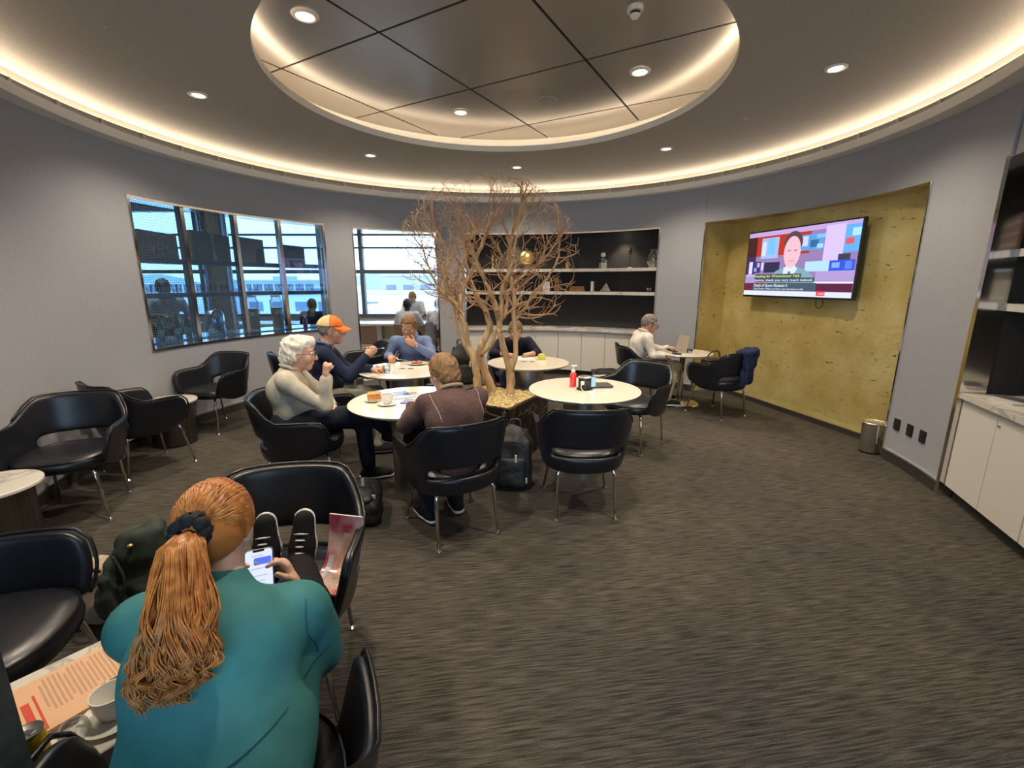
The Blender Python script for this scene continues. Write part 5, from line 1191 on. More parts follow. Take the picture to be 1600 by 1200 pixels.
g = thing('pointed_figurine', 'small bronze figurine between tree stems on the upper shelf', 'ornament', on(1.4, 3.86, 1.831)); MB().lathe([(.03, 0), (.022, .03), (.03, .07), (.012, .13), (.018, .15), (.001, .18)], n=16).build('figure', M_BRONZE, g, 60); MB().lathe([(.036, 0), (.036, .006)], n=16).build('foot', M_BRONZE, g)
lathe_thing('cone_bottle', 'tall cone-shaped bottle of orange liquid on the upper shelf', 'bottle', on(16.4, 3.80, 1.831), [('bottle_glass', [(.045, 0), (.042, .10), (.022, .26), (.014, .30)], M_ITEMGLASS), ('liquid', [(.041, .006), (.034, .10), (.001, .101)], mat('amber_liquid', (.75, .36, .03), .2)), ('stopper', [(.012, .30), (.014, .33), (.001, .345)], mat('dark_stopper', (.08, .07, .06), .4))])
g = thing('glass_decanter', 'square glass decanter with stopper on the upper shelf', 'decanter', on(25.3, 3.84, 1.831), .3); MB().rbox((0, 0, .075), (.11, .11, .15), .012).build('body', M_ITEMGLASS, g); MB().lathe([(.05, .15), (.022, .17), (.018, .19)], n=20).build('neck', M_ITEMGLASS, g, 60); MB().rbox((0, 0, .225), (.06, .06, .06), .01).build('stopper', mat('pale_stopper', (.75, .70, .58), .3), g); MB().rbox((0, 0, .05), (.098, .098, .09), .01).build('drink', mat('pale_liquid', (.62, .58, .46), .2), g)
g = thing('rose_sculpture', 'dark metal rose on a thin stem on the upper shelf', 'ornament', on(32.0, 3.86, 1.831)); MB().tube([(0, 0, .01), (.004, 0, .12), (.0, 0, .20)], .005, 8).build('stem', M_BRONZE, g, 60); MB().lathe([(.004, .19), (.03, .225), (.026, .25), (.034, .285), (.018, .31), (.03, .32)], n=9).build('bloom', M_BRONZE, g, 20); MB().lathe([(.045, 0), (.04, .008), (.008, .016)], n=20).build('foot', mat('pale_foot', (.6, .55, .42), .4), g, 60)
lathe_thing('glass_vase', 'round clear glass vase at the right end of the upper shelf', 'vase', on(37.7, 3.86, 1.831), [('vase_glass', [(.06, 0), (.10, .07), (.108, .14), (.085, .21), (.05, .25), (.055, .28), (.06, .285)], M_ITEMGLASS), ('sand', [(.058, .004), (.098, .07), (.102, .10), (.001, .10)], mat('vase_sand', (.50, .45, .34), .9))])
g = thing('notice_card', 'white printed notice standing on the lower shelf', 'card', on(10.8, 3.84, 1.451), -math.radians(10.8)); MB().box((0, 0, .085), (.125, .008, .165)).build('card', mat('card_white', (.72, .72, .74), .6), g)
for i in range(7): MB().box((-.005, -.0045, .135 - .016*i), (.085 - .02*(i % 3 == 2), .001, .005)).build('print_line', mat('print_grey', (.30, .31, .35), .7), g)
M_BKB = noise_mat('book_brown', (.17, .065, .025), (.26, .11, .045), 20, .5); M_BKD = mat('book_dark', (.025, .022, .02), .5); M_PAGE = mat('book_pages', (.60, .52, .38), .8)
def book(label, p, rz, w, d, h, m, group, flat=False):
    t = thing('book', label, 'book', p, rz, group)
    if not flat:
        MB().rbox((0, -d/2 + .006, h/2), (w, .012, h), .004).build('spine', m, t)
        for s in (-1, 1): MB().box((s*(w/2 - .002), .004, h/2), (.004, d, h)).build('cover', m, t)
        MB().box((0, .004, h/2), (w - .008, d - .012, h - .012)).build('pages', M_PAGE, t)
        for z in (.2, .5, .8): MB().box((0, -d/2 - .0005, h*z), (w*.96, .003, .006)).build('spine_band', M_ORN, t)
    else:
        MB().rbox((0, -d/2 + .006, h/2), (w, .012, h), .004).build('spine', m, t)
        for z in (.002, h - .002): MB().box((0, .0, z), (w, d, .004)).build('cover', m, t)
        MB().box((0, .004, h/2), (w - .014, d - .012, h - .008)).build('pages', M_PAGE, t)
    return t
a = -math.radians(14)
book('brown leather book on the lower shelf, next to the notice', on(13.4, 3.84, 1.451), a, .036, .14, .22, M_BKB, 'upright books on the lower shelf'); book('brown leather book on the lower shelf, middle of three', on(14.05, 3.84, 1.451), a, .036, .14, .215, M_BKB, 'upright books on the lower shelf'); book('dark book on the lower shelf, right of two brown ones', on(14.75, 3.84, 1.451), a, .034, .14, .205, M_BKD, 'upright books on the lower shelf')
book('lower of two brown books lying flat on the lower shelf', on(18.9, 3.84, 1.451), -math.radians(19), .25, .16, .045, M_BKB, 'flat books on the lower shelf', True); book('upper of two brown books lying flat on the lower shelf', on(18.9, 3.845, 1.4965), -math.radians(17), .23, .15, .04, M_BKB, 'flat books on the lower shelf', True)
g = thing('white_bookend', 'narrow white upright block on the lower shelf', 'bookend', on(22.9, 3.84, 1.451), -math.radians(23)); MB().rbox((0, 0, .085), (.04, .10, .17), .004).build('block', mat('block_white', (.60, .60, .60), .4), g); MB().box((0, 0, .003), (.06, .11, .006)).build('base', M_STEEL, g)
g = thing('stone_pyramid', 'small stone pyramid on the lower shelf', 'ornament', on(26.2, 3.84, 1.457), .3); MB().add([(-.065, -.065, 0), (.065, -.065, 0), (.065, .065, 0), (-.065, .065, 0), (.012, 0, .14)], [(3, 2, 1, 0), (0, 1, 4), (1, 2, 4), (2, 3, 4), (3, 0, 4)]).build('pyramid', noise_mat('pyramid_stone', (.20, .17, .13), (.38, .34, .27), 20, .5), g); MB().bbox(-.07, .07, -.07, .07, -.006, 0).build('base', M_BRONZE, g)
g = thing('silver_trinket', 'small silver trinket at the right end of the lower shelf', 'ornament', on(37.1, 3.86, 1.451)); MB().lathe([(.035, 0), (.045, .02), (.02, .035)], n=16).build('bowl', M_BRONZE, g, 60); b2 = MB(); b2.ball((-.018, 0, .05), .022, 12, 8); b2.build('bead', M_CHROME, g, 60); b2 = MB(); b2.ball((.02, 0, .05), .022, 12, 8); b2.build('bead', M_CHROME, g, 60)
# magazines
def magazine(label, p, rz, col, col2, w=.21, d=.28, h=.012, group=None):
    t = thing('magazine', label, 'magazine', p, rz, group)
    MB().box((0, 0, h*.45), (w - .004, d - .004, h*.8)).build('pages', mat('mag_pages', (.66, .64, .60), .6), t)
    c = MB().box((0, 0, h - .001), (w, d, .002)).build('cover', mat('mag_%d_%d' % (col[0]*99, col[2]*99), col, .3), t)
    MB().box((0, d*.08, h + .0003), (w*.8, d*.45, .0006)).build('cover_picture', mat('mag_%d_%d' % (col2[0]*99, col2[2]*99), col2, .3), c)
    MB().box((0, d*.40, h + .0003), (w*.7, d*.1, .0006)).build('masthead', mat('mag_head', (.12, .10, .10), .4), c)
    return t
for i, (a, c1, c2, ds) in enumerate(((4.0, (.60, .58, .54), (.30, .28, .26), 'grey magazine on the back worktop, behind the tree'), (8.4, (.55, .38, .34), (.30, .16, .14), 'pinkish magazine on the back worktop, right of the tree'), (12.6, (.64, .62, .58), (.42, .40, .36), 'pale magazine on the back worktop, second right of the tree'), (16.0, (.10, .13, .35), (.35, .36, .45), 'blue magazine on the back worktop'), (20.0, (.70, .68, .63), (.25, .15, .12), 'white magazine with dark picture on the back worktop'), (28.6, (.16, .24, .48), (.55, .55, .55), 'blue and white magazine near the right end of the back worktop'), (34.0, (.30, .16, .30), (.50, .42, .38), 'purple magazine at the right end of the back worktop'))):
    magazine(ds, on(a, 3.76, .831), -math.radians(a) + (.3 if i % 2 else -.2), c1, c2, group='magazines on the back worktop')
# right cabinet contents
def ur(a, d, z): v = U0 + UD*a + UN*d; return (v.x, v.y, z)
urz = math.atan2(UD.y, UD.x)
for i in range(4): book('brown book in the upright row on the right cabinet, %s' % ('first from the sockets', 'second', 'third', 'fourth, at the picture edge')[i], ur(.40 + .055*i, .36, 1.821), urz, .05, .18, .27 - .01*i, M_BKB, 'upright books on the right cabinet')
lathe_thing('tea_light', 'small white candle glass on the upper right cabinet shelf', 'candle', ur(.10, .22, 1.821), [('glass', [(.028, 0), (.032, .055), (.029, .055), (.026, .004)], M_ITEMGLASS), ('wax', [(.025, .005), (.027, .04), (.001, .04)], M_WHITE)])
g = thing('woven_box', 'pale woven box on the lower right cabinet shelf', 'box', ur(.36, .30, 1.461), urz); MB().rbox((0, 0, .11), (.20, .16, .22), .01).build('body', noise_mat('woven_grey', (.28, .27, .25), (.44, .42, .38), 90, .8, bump=.4), g); MB().rbox((0, 0, .228), (.21, .17, .016), .008).build('rim', M_STEEL, g); MB().rbox((0, 0, .03), (.205, .165, .01), .008).build('band', M_STEEL, g)
magazine('lower magazine of the pair on the right-hand worktop', ur(.26, .22, .816), urz + .1, (.62, .60, .56), (.4, .4, .4), group='magazines on the right worktop'); magazine('upper magazine of the pair on the right-hand worktop', ur(.25, .24, .8295), urz + .35, (.10, .10, .11), (.35, .33, .30), group='magazines on the right worktop')
# ================================================================ things on the tables
M_CHINA = mat('china', (.74, .72, .66), .2, coat=.4)
def plate(label, p, r=.085, group='plates'):
    return lathe_thing('plate', label, 'plate', p, [('dish', [(r*.55, 0), (r*.6, .004), (r*.96, .014), (r, .016), (r*.97, .018), (r*.6, .008), (.001, .007)], M_CHINA)], group, 36)
plate('white plate under the sandwich on the near table', (-1.02, 3.27, .741), .075)
sw = thing('sandwich', 'toasted sandwich with filling on the near table', 'sandwich', (-1.02, 3.27, .7485), .3)
M_BREAD = noise_mat('bread', (.42, .20, .06), (.60, .36, .14), 40, .8, bump=.4); 
MB().rbox((0, 0, .010), (.10, .075, .018), .012).build('bread_slice', M_BREAD, sw, 40); MB().rbox((0, .002, .026), (.098, .072, .010), .012, .08).build('cheese', mat('cheese', (.78, .36, .04), .4), sw); MB().rbox((0, -.002, .035), (.104, .074, .008), .012, -.06).build('ham', mat('ham', (.62, .22, .12), .5), sw); MB().rbox((0, 0, .050), (.10, .075, .020), .012, .05).build('bread_slice', M_BREAD, sw, 40)
def cup(label, p, rz=0, sauc=True, full=True):
    t = thing('coffee_cup', label, 'cup', p, rz)
    MB().lathe([(.025, .010), (.03, .014), (.040, .045), (.043, .078), (.040, .078), (.036, .045), (.026, .018), (.001, .017)], n=28).build('bowl', M_CHINA, t, 50)
    if full: MB().lathe([(.037, .058), (.001, .058)], n=24).build('coffee', mat('coffee', (.09, .04, .015), .2), t)
    MB().tube([(.040, 0, .065), (.062, 0, .066), (.068, 0, .05), (.058, 0, .034), (.036, 0, .032)], .005, 8).build('handle', M_CHINA, t, 180)
    if sauc: MB().lathe([(.03, 0), (.035, .002), (.072, .011), (.074, .013), (.03, .008), (.001, .008)], n=32).build('saucer', M_CHINA, t, 50)
    return t
cup('white cup and saucer beside the sandwich', (-.90, 3.17, .741), .5)
bk = thing('booklet', 'blue booklet lying on the near table', 'booklet', (-.72, 3.24, .741), -.1); MB().box((0, 0, .004), (.17, .11, .007)).build('pages', mat('mag_pages', (.66, .64, .60), .6), bk); MB().box((0, 0, .0082), (.175, .115, .0014)).build('cover', mat('booklet_blue', (.13, .22, .50), .3), bk); MB().box((0, -.056, .004), (.172, .003, .008)).build('spine', mat('booklet_red', (.30, .08, .06), .4), bk)
lf = thing('leaflet', 'pale leaflet with blue end beside the booklet', 'leaflet', (-.56, 3.22, .741), .15); MB().box((0, 0, .002), (.15, .09, .004)).build('sheet', mat('leaflet_pale', (.60, .56, .50), .5), lf); MB().box((.05, 0, .0045), (.045, .088, .001)).build('blue_panel', mat('booklet_blue', (.13, .22, .50), .3), lf)
mg = magazine('open pale magazine at the back of the near table', (-.86, 3.45, .741), .5, (.62, .62, .66), (.16, .24, .48), .17, .22, .006)
gl = thing('reading_glasses', 'folded reading glasses on the magazine on the near table', 'glasses', (-.80, 3.46, .749), .6)
gm = MB()
for s in (-1, 1): gm.tube([(s*.03 + .022*math.cos(q*.5), .017*math.sin(q*.5), .006) for q in range(14)], .002, 6)
gm.build('frame', M_METALF, gl, 180); MB().tube([(-.05, 0, .006), (-.02, -.05, .004), (.05, -.055, .004)], .002, 6).build('arm', M_METALF, gl, 180)
def tumbler(label, p, r=.033, h=.10, drink=None):
    pr = [('glass', [(r*.8, 0), (r, h), (r*.94, h), (r*.72, .006), (.001, .006)], M_ITEMGLASS)]
    if drink: pr.append(('drink', [(r*.7, .008), (r*.86, h*.6), (.001, h*.6)], drink))
    return lathe_thing('drinking_glass', label, 'glass', p, pr, 'drinking glasses', 24)
M_WATER = glass_mat('water', (.85, .90, .92), .1)
tumbler('drinking glass at the back right of the near table', (-.56, 3.56, .741), drink=M_WATER); tumbler('drinking glass beside the left plate on the blue-shirted man\'s table', (-1.22, 4.36, .741), .036, .08, M_WATER)
def fork(name, label, p, d, parent=None):
    t = thing(name, label, 'fork', p, math.atan2(d[1], d[0])); el = -math.atan2(d[2], math.hypot(d[0], d[1])); R_ = Matrix.Rotation(el, 3, 'Y')
    MB().tube([R_ @ Vector(q) for q in ((0, 0, 0), (.06, 0, .002), (.13, 0, .0))], [.004, .003, .0025], 6).build('handle', M_CHROME, t, 180)
    h_ = MB(); 
    for k in (-1, 0, 1): h_.tube([R_ @ Vector(q) for q in ((.13, 0, 0), (.145, k*.007, .003), (.185, k*.007, .002))], .0018, 5)
    h_.build('tines', M_CHROME, t, 180)
fork('dinner_fork', 'fork lying on the near table beside the brown sweater', (-.62, 3.10, .746), (-.6, .5, 0)); fork('dinner_fork', 'fork held by the man in the orange cap', (-1.33, 4.06, 1.02), (1, .1, .0)); fork('dinner_fork', 'fork held over the table by the man in the blue shirt', (-1.30, 4.90, .80), (.8, -.35, -.1))
M_FOOD1 = noise_mat('stew', (.30, .10, .03), (.62, .34, .10), 60, .5, bump=.6, dist=.02); M_FOOD2 = noise_mat('fried', (.36, .11, .03), (.55, .20, .06), 50, .5, bump=.5, dist=.02)
for lab, p, m, fl_ in (('white plate at the left of the blue-shirted man\'s table', (-1.33, 4.50, .741), M_FOOD1, 'heap of brown and yellow food on the left plate'), ('white plate in front of the man in the blue shirt', (-1.02, 4.83, .741), M_FOOD2, 'reddish food on the plate before the blue shirt')):
    plate(lab, p, .105); G = SDF(.012); random.seed(int(p[1]*100))
    for i in range(12): G.ell((p[0] + random.uniform(-.05, .05), p[1] + random.uniform(-.045, .045), p[2] + .018 + random.uniform(0, .012)), (random.uniform(.012, .024), random.uniform(.012, .022), random.uniform(.008, .014)))
    f_o = thing('meal', fl_, 'food', p); put(G.mesh('food', .005), 'food', m, f_o, p); f_o.children[0]['kind'] = 'stuff'
pz = thing('pizza_slice', 'bite of food held at the mouth of the blue-shirted man', 'food', tuple(blu['H'](.125, .01, -.066)), 0); MB().prism([(-.03, -.035), (.03, -.02), (0, .03)], -.006, .006).build('slice', mat('pizza', (.55, .14, .03), .5), pz); MB().tube([(-.032, -.036, 0), (.032, -.021, 0)], .008, 8).build('crust', M_BREAD, pz, 180)
yb = thing('yellow_carton', 'small yellow carton on the table behind the tree', 'carton', (.34, 5.14, .741), .3); MB().rbox((0, 0, .03), (.07, .06, .06), .006).build('carton', mat('carton_yellow', (.70, .58, .10), .5), yb); MB().rbox((0, 0, .0635), (.05, .04, .007), .004).build('lid', mat('carton_lid', (.62, .55, .25), .5), yb)
pp = thing('paper_sheets', 'white paper under the writing hands behind the tree', 'paper', (.14, 5.22, .741), .15); MB().box((0, 0, .0015), (.21, .20, .003)).build('sheet', mat('paper', (.72, .70, .66), .7), pp); MB().tube([(-.02, .02, .006), (.03, .09, .02)], .004, 6).build('pen', M_METALF, pp, 180)
# table with hub
hb_ = thing('power_hub', 'black round power hub with plugged white cable on the table', 'power hub', (.60, 3.66, .741))
MB().lathe([(.066, 0), (.068, .004), (.066, .006)], n=36).build('base_ring', M_BLACK, hb_, 40); MB().lathe([(.053, .006), (.053, .095), (.050, .1)], n=36).build('tower', mat('hub_black', (.018, .018, .02), .35), hb_, 40); MB().lathe([(.055, .1), (.056, .106), (.05, .11), (.001, .11)], n=36).build('cap', M_STEEL, hb_, 40)
for a in (-2.0, -1.2): MB().rbox((.0535*math.cos(a), .0535*math.sin(a), .055), (.008, .03, .04), .003, a).build('outlet', mat('outlet_dark', (.03, .03, .032), .3), hb_)
MB().rbox((.066*math.cos(-2.0), .066*math.sin(-2.0), .064), (.024, .03, .03), .008, -2.0).build('plug', M_WHITE, hb_)
cb = MB(); cb.tube(smooth_path([(.60 - .034, 3.66 - .072, .80), (.60 - .045, 3.66 - .10, .775), (.60 - .015, 3.66 - .115, .7455), (.66, 3.60, .7445), (.76, 3.56, .7445), (.80, 3.60, .7445), (.74, 3.64, .7445), (.70, 3.66, .746)], 6), .0028, 6)
tag(cb.build('charging_cable', M_WHITE, None, 180), 'white charging cable looping over the table beside the power hub', 'cable')
rb = lathe_thing('pump_bottle', 'red pump bottle with white nozzle on the table', 'bottle', (.515, 3.75, .741), [('bottle', [(.026, 0), (.028, .005), (.028, .105), (.022, .12), (.014, .125)], mat('red_soap', (.82, .045, .05), .2, coat=.4)), ('collar', [(.017, .125), (.017, .145), (.006, .148), (.006, .172)], M_WHITE)], None, 24)
MB().rbox((.008, 0, .178), (.05, .018, .012), .005).build('nozzle', M_WHITE, rb)
lp = thing('closed_laptop', 'closed dark laptop on the table with the power hub', 'laptop', (.735, 3.76, .741), .12); MB().rbox((0, 0, .007), (.21, .15, .009), .008).build('base', mat('laptop_dark', (.05, .05, .055), .4), lp); MB().rbox((0, 0, .0155), (.21, .15, .007), .008).build('lid', mat('laptop_lid', (.09, .085, .085), .35), lp)
ph = thing('small_phone', 'phone with lit pale screen propped against the power hub', 'phone', (.668, 3.69, .741), .25); MB().rbox((0, 0, .055), (.055, .010, .095), .004, 0, 3, -.2).build('case', M_BLACK, ph); MB().box((0, -.0065, .056), (.048, .002, .084), 0, -.2).build('screen', emit_mat('phone_pale', (.45, .75, .85), .8), ph)
# laptop table
lt = thing('open_laptop', 'open silver laptop in front of the man in the white shirt', 'laptop', (2.15, 6.02, .701), math.radians(95)); M_ALU = mat('laptop_silver', (.55, .52, .46), .35, .6)
MB().rbox((0, -.0, .006), (.30, .21, .012), .01).build('base', M_ALU, lt); MB().box((0, .01, .0125), (.26, .10, .001)).build('keyboard', M_BLACK, lt)
ld_ = MB().rbox((0, -.105 - .022, .115), (.30, .008, .21), .008, 0, 3, .20).build('lid', M_ALU, lt); MB().box((0, -.1225, .116), (.28, .002, .19), 0, .20).build('screen', mat('laptop_screen', (.42, .37, .29), .4), ld_)
for lab, p, rz in (('dark phone near the laptop on the small table', (2.12, 5.80, .701), .3), ('black pocket radio at the far side of the laptop table', (2.42, 6.16, .701), 0)):
    t = thing('pocket_device', lab, 'device', p, rz); MB().rbox((0, 0, .008), (.07, .12, .014), .008).build('case', M_BLACK, t); MB().box((0, 0, .0155), (.06, .10, .001)).build('screen', mat('dark_screen', (.02, .02, .025), .1), t)
g = thing('wristwatch', 'metal wristwatch lying on the laptop table', 'watch', (2.34, 5.96, .701)); MB().lathe([(.03, 0), (.034, .01), (.03, .02), (.026, .01), (.03, 0)], n=20).build('strap', M_STEEL, g, 60); MB().rbox((.034, 0, .012), (.008, .03, .022), .004).build('dial', M_BLACK, g)
# ================================================================ bags, coats, small things on the floor and chairs
M_BAG = noise_mat('black_nylon', (.008, .008, .009), (.016, .016, .018), 30, .6, bump=.3, bscale=20, dist=.02)
M_STRAP = mat('bag_strap', (.022, .022, .024), .7); M_TAGW = mat('bag_tag', (.60, .58, .52), .6)
def rot_ax(rz, tilt=0):
    R_ = Matrix.Rotation(rz, 3, 'Z') @ Matrix.Rotation(tilt, 3, 'X'); return np.array([list(R_.col[i]) for i in range(3)])
def backpack(label, p, rz, w, d, h, tilt=0.0, seed=1, lying=False, m=None):
    m = m or M_BAG
    t = thing('backpack', label, 'backpack', p, 0); P0 = np.array(p, float); A = rot_ax(rz, tilt)     # rows: right, back, up
    Q = lambda a, b_, c: P0 + A[0]*a + A[1]*b_ + A[2]*c
    G = SDF(.05); G.box(Q(0, 0, h*.40), (w/2, d/2, h*.40), A, .05); G.ell(Q(0, .0, h*.74), (w*.46, d*.46, h*.26), A)
    put(G.mesh('main_bag', .011, noise=.010, nscale=22, seed=seed), 'main_bag', m, t, p)
    G = SDF(.03); G.box(Q(0, -d*.52, h*.28), (w*.38, d*.16, h*.24), A, .035); put(G.mesh('front_pocket', .011, noise=.008, nscale=25, seed=seed + 1), 'front_pocket', m, t, p)
    V = lambda a, b_, c: Vector(Q(a, b_, c)) - Vector(p)
    MB().tube(smooth_path([V(-.04, d*.3, h*.95), V(-.035, d*.3, h*1.06), V(.035, d*.3, h*1.06), V(.04, d*.3, h*.95)], 5), .008, 8).build('grab_handle', M_STRAP, t, 180)
    for s in (-1, 1): MB().tube(smooth_path([V(s*w*.28, d*.42, h*.90), V(s*w*.34, d*.70, h*.66), V(s*w*.36, d*.66, h*.30), V(s*w*.42, d*.42, h*.08)], 6), .014, 8).build('shoulder_strap', M_STRAP, t, 180)
    MB().tube(smooth_path([V(-w*.40, -d*.40, h*.62), V(-w*.2, -d*.53, h*.76), V(w*.2, -d*.53, h*.76), V(w*.40, -d*.40, h*.62)], 6), .004, 6).build('zip', M_STRAP, t, 180)
    MB().rbox(V(w*.12, -d*.70, h*.52), (.018, .006, .06), .002, rz + .2).build('zip_tag', M_TAGW, t); MB().rbox(V(w*.36, -d*.50, h*.16), (.03, .006, .045), .002, rz).build('reflective_tag', M_TAGW, t)
    return t
backpack('black backpack standing against the marble planter', (.01, 3.40, 0), -.15, .30, .19, .50, -.12, 3)
backpack('black backpack standing on the far rim of the planter', (-.50, 4.66, .552), .5, .24, .15, .44, -.05, 9)
bp_ = backpack('black backpack lying flat on the floor under the near table edge', (-1.02, 2.72, .10), .25, .30, .17, .44, -1.45, 15)
def lump(name, label, cat, p, parts, m, h=.012, noise=.012, ns=18, seed=1, part='cloth'):
    t = thing(name, label, cat, p); G = SDF(.04)
    for q in parts:
        if q[0] == 'c': G.cap(np.array(q[1]) + p, np.array(q[2]) + p, q[3], q[4], .04, q[5] if len(q) > 5 else None)
        else: G.ell(np.array(q[1]) + p, q[2], q[3] if len(q) > 3 else None, .04)
    put(G.mesh(part, h, noise=noise, nscale=ns, seed=seed), part, m, t, p); return t
# open duffel on the floor by the cabinets
db = thing('duffel_bag', 'open black bag with papers on the floor before the cabinets', 'bag', (1.42, 6.80, 0), .1)
MB().rbox((0, 0, .11), (.46, .26, .22), .05).build('body', M_BAG, db, 40); MB().rbox((.02, .05, .25), (.42, .2, .03), .02, 0, 3, .35).build('flap', M_BAG, db, 40); MB().box((-.06, -.06, .225), (.28, .09, .02)).build('papers', mat('paper', (.72, .70, .66), .7), db); MB().tube([(-.15, 0, .26), (-.12, 0, .32), (.12, 0, .32), (.15, 0, .26)], .01, 8).build('handle', M_STRAP, db, 180)
# green coat over a rucksack and a beige cloth, left of the woman
GP = np.array((-1.77, 1.93, 0.0))
gc = lump('green_coat', 'dark green coat heaped over a bag left of the woman', 'coat', tuple(GP), [('c', (0, 0, .12), (.02, .0, .36), .15, .13, ((.3, 1, 0), 1.3)), ('c', (-.06, -.02, .14), (.10, .03, .10), .13, .12), ('c', (.03, .0, .38), (.09, .02, .47), .09, .05), ('c', (-.09, -.03, .30), (-.05, -.10, .10), .05, .06)], noise_mat('green_cloth', (.018, .026, .020), (.034, .045, .034), 12, .8, bump=.4, bscale=9, dist=.03), .010, .016, 20, 5, 'coat_body')
for q in ((.06, -.10, .45), (.11, -.02, .50), (-.02, -.16, .15)): MB().ball(q, (.012, .012, .008), 12, 6).build('brass_snap', M_ORN, gc, 180)
MB().tube(smooth_path([(-.02, -.11, .40), (.03, -.13, .30), (.01, -.15, .18)], 6), .007, 6).build('placket', mat('green_dark', (.012, .016, .013), .8), gc, 180)
bc = lump('beige_cloth', 'crumpled beige cloth bag beside the green coat', 'bag', (-1.99, 1.93, 0), [('c', (0, 0, .08), (.02, 0, .24), .09, .08), ('c', (-.04, 0, .10), (.06, -.03, .12), .08, .07)], noise_mat('beige_canvas', (.34, .27, .19), (.44, .36, .26), 20, .85, bump=.3), .012, .014, 22, 7, 'cloth'); MB().tube(smooth_path([(-.05, -.06, .28), (.02, -.09, .33), (.08, -.06, .29)], 5), .008, 6).build('strap', M_STRAP, bc, 180)
# jacket over the chair by the gold wall: hangs over the back, in that chair's frame
JR = Matrix.Translation((2.56, 5.46, 0)) @ Matrix.Rotation(heading(-.45, .89), 4, 'Z')
def jl(x, y, z): v = JR @ Vector((x, y, z)); return np.array(v) - np.array((2.56, 5.46, 0))
jk = thing('navy_jacket', 'navy jacket hung over the armchair back by the gold wall', 'jacket', (2.56, 5.46, 0)); G = SDF(.03); nrm = jl(0, 1, 0)
for x in (-.05, .01, .07, .13, .19, .24):
    k = -.325 + .09*(max(x, 0)/.2)**2; o3 = (2.56, 5.46, 0); zb = .47 + .03*math.sin(x*40)
    G.cap(jl(x, k - .04, .81) + o3, jl(x*.93, k - .035 + .03, zb) + o3, .036, .034)
    G.cap(jl(x, k - .04, .81) + o3, jl(x, k + .07, .805) + o3, .030, .03); G.cap(jl(x, k + .07, .805) + o3, jl(x, k + .07, .66) + o3, .026, .024)
put(G.mesh('cloth', .010, noise=.012, nscale=24, seed=3), 'cloth', cloth('jacket_navy', (.020, .026, .075)), jk, (2.56, 5.46, 0))
MB().tube(smooth_path([Vector(jl(-.07, -.385, .79)), Vector(jl(-.06, -.385, .64)), Vector(jl(-.04, -.365, .48))], 6), .010, 8).build('lapel', mat('jacket_edge', (.03, .036, .09), .8), jk, 180)
cbag = np.array((2.50, 5.60, .478)); cg = thing('camera_bag', 'black camera bag with strap on the armchair by the gold wall', 'bag', tuple(cbag)); G = SDF(.03); G.box(cbag + (0, 0, .09), (.13, .085, .09), rot_ax(.4), .03); put(G.mesh('body', .010, noise=.006, nscale=25), 'body', M_BAG, cg, tuple(cbag))
MB().rbox((0, 0, .185), (.25, .16, .02), .02, .4).build('lid', M_BAG, cg, 40); MB().tube(smooth_path([(-.10, -.03, .18), (-.02, .02, .27), (.09, .06, .28), (.12, .05, .17)], 6), .009, 8).build('strap', M_STRAP, cg, 180)
# grey bag on the hall chair
lump('grey_bag', 'grey cloth bag hanging from a chair back beyond the doorway', 'bag', (-1.60, 8.86, .42), [('c', (0, 0, .06), (0, .02, .36), .10, .09, ((0, 1, 0), 1.5))], cloth('bag_grey', (.22, .22, .24)), .016, .014, 20, 4, 'bag_body')
# magazine curled on the seat of the armchair opposite the woman
NR = Matrix.Translation((-.925, 1.60, 0)) @ Matrix.Rotation(heading(.16, -.99), 4, 'Z')
cm = thing('glossy_magazine', 'curled glossy magazine leaning on the arm of the armchair', 'magazine', (-.925, 1.60, 0))
prof = smooth_path([(-.035, 0, .490), (-.10, 0, .492), (-.165, 0, .505), (-.205, 0, .56), (-.228, 0, .63), (-.238, 0, .70)], 4)
def mloc(x, w, z):
    d = -.035 - x; w *= .66
    return (NR @ Vector((-.135 - .35*d - .94*w,   .16 - .94*d + .35*w, z))) - Vector((-.925, 1.60, 0))
def sheet(th, y0, y1, off):
    P = []; F = []; n_ = len(prof)
    for k, dz in enumerate((off, off + th)):
        for y in (y0, y1):
            for i, q in enumerate(prof):
                tq = (prof[min(i+1, n_-1)] - prof[max(i-1, 0)]).normalized(); nn = Vector((tq.z, 0, -tq.x)); nn = -nn if nn.z < 0 else nn
                sk = .05*i/n_
                P.append(mloc(q.x + nn.x*dz, y, q.z + nn.z*dz))
    for k in (0, 1):
        for i in range(n_-1): q = k*2*n_ + i; F.append((q, q+1, q+1+n_, q+n_))
    for r in (0, 1):
        for i in range(n_-1): q = r*n_ + i; F.append((q, q+1, q+1+2*n_, q+2*n_))
    for e in (0, n_-1): F.append((e, e+n_, e+3*n_, e+2*n_))
    return MB().add(P, F)
sheet(.007, .0, .215, 0).build('pages', mat('mag_pages', (.66, .64, .60), .6), cm, 40)
cv = sheet(.0012, .0, .218, .0072).build('cover', noise_mat('glossy_cover', (.42, .06, .08), (.72, .52, .44), 9, .22, detail=2, lo=.38, hi=.62), cm, 40)
def patch(i0, i1, y0, y1, col, nm):
    P = []; F = []
    for i in range(i0, i1):
        q = prof[i]; tq = (prof[min(i+1, len(prof)-1)] - prof[max(i-1, 0)]).normalized(); nn = Vector((tq.z, 0, -tq.x)); nn = -nn if nn.z < 0 else nn
        for y in (y0, y1): P.append(mloc(q.x + nn.x*.0095, y, q.z + nn.z*.0095))
    for k in range(i1 - i0 - 1): F.append((2*k, 2*k+1, 2*k+3, 2*k+2))
    MB().add(P, F).build(nm, mat('print_%d_%d' % (col[0]*99, col[1]*99), col, .3), cv)
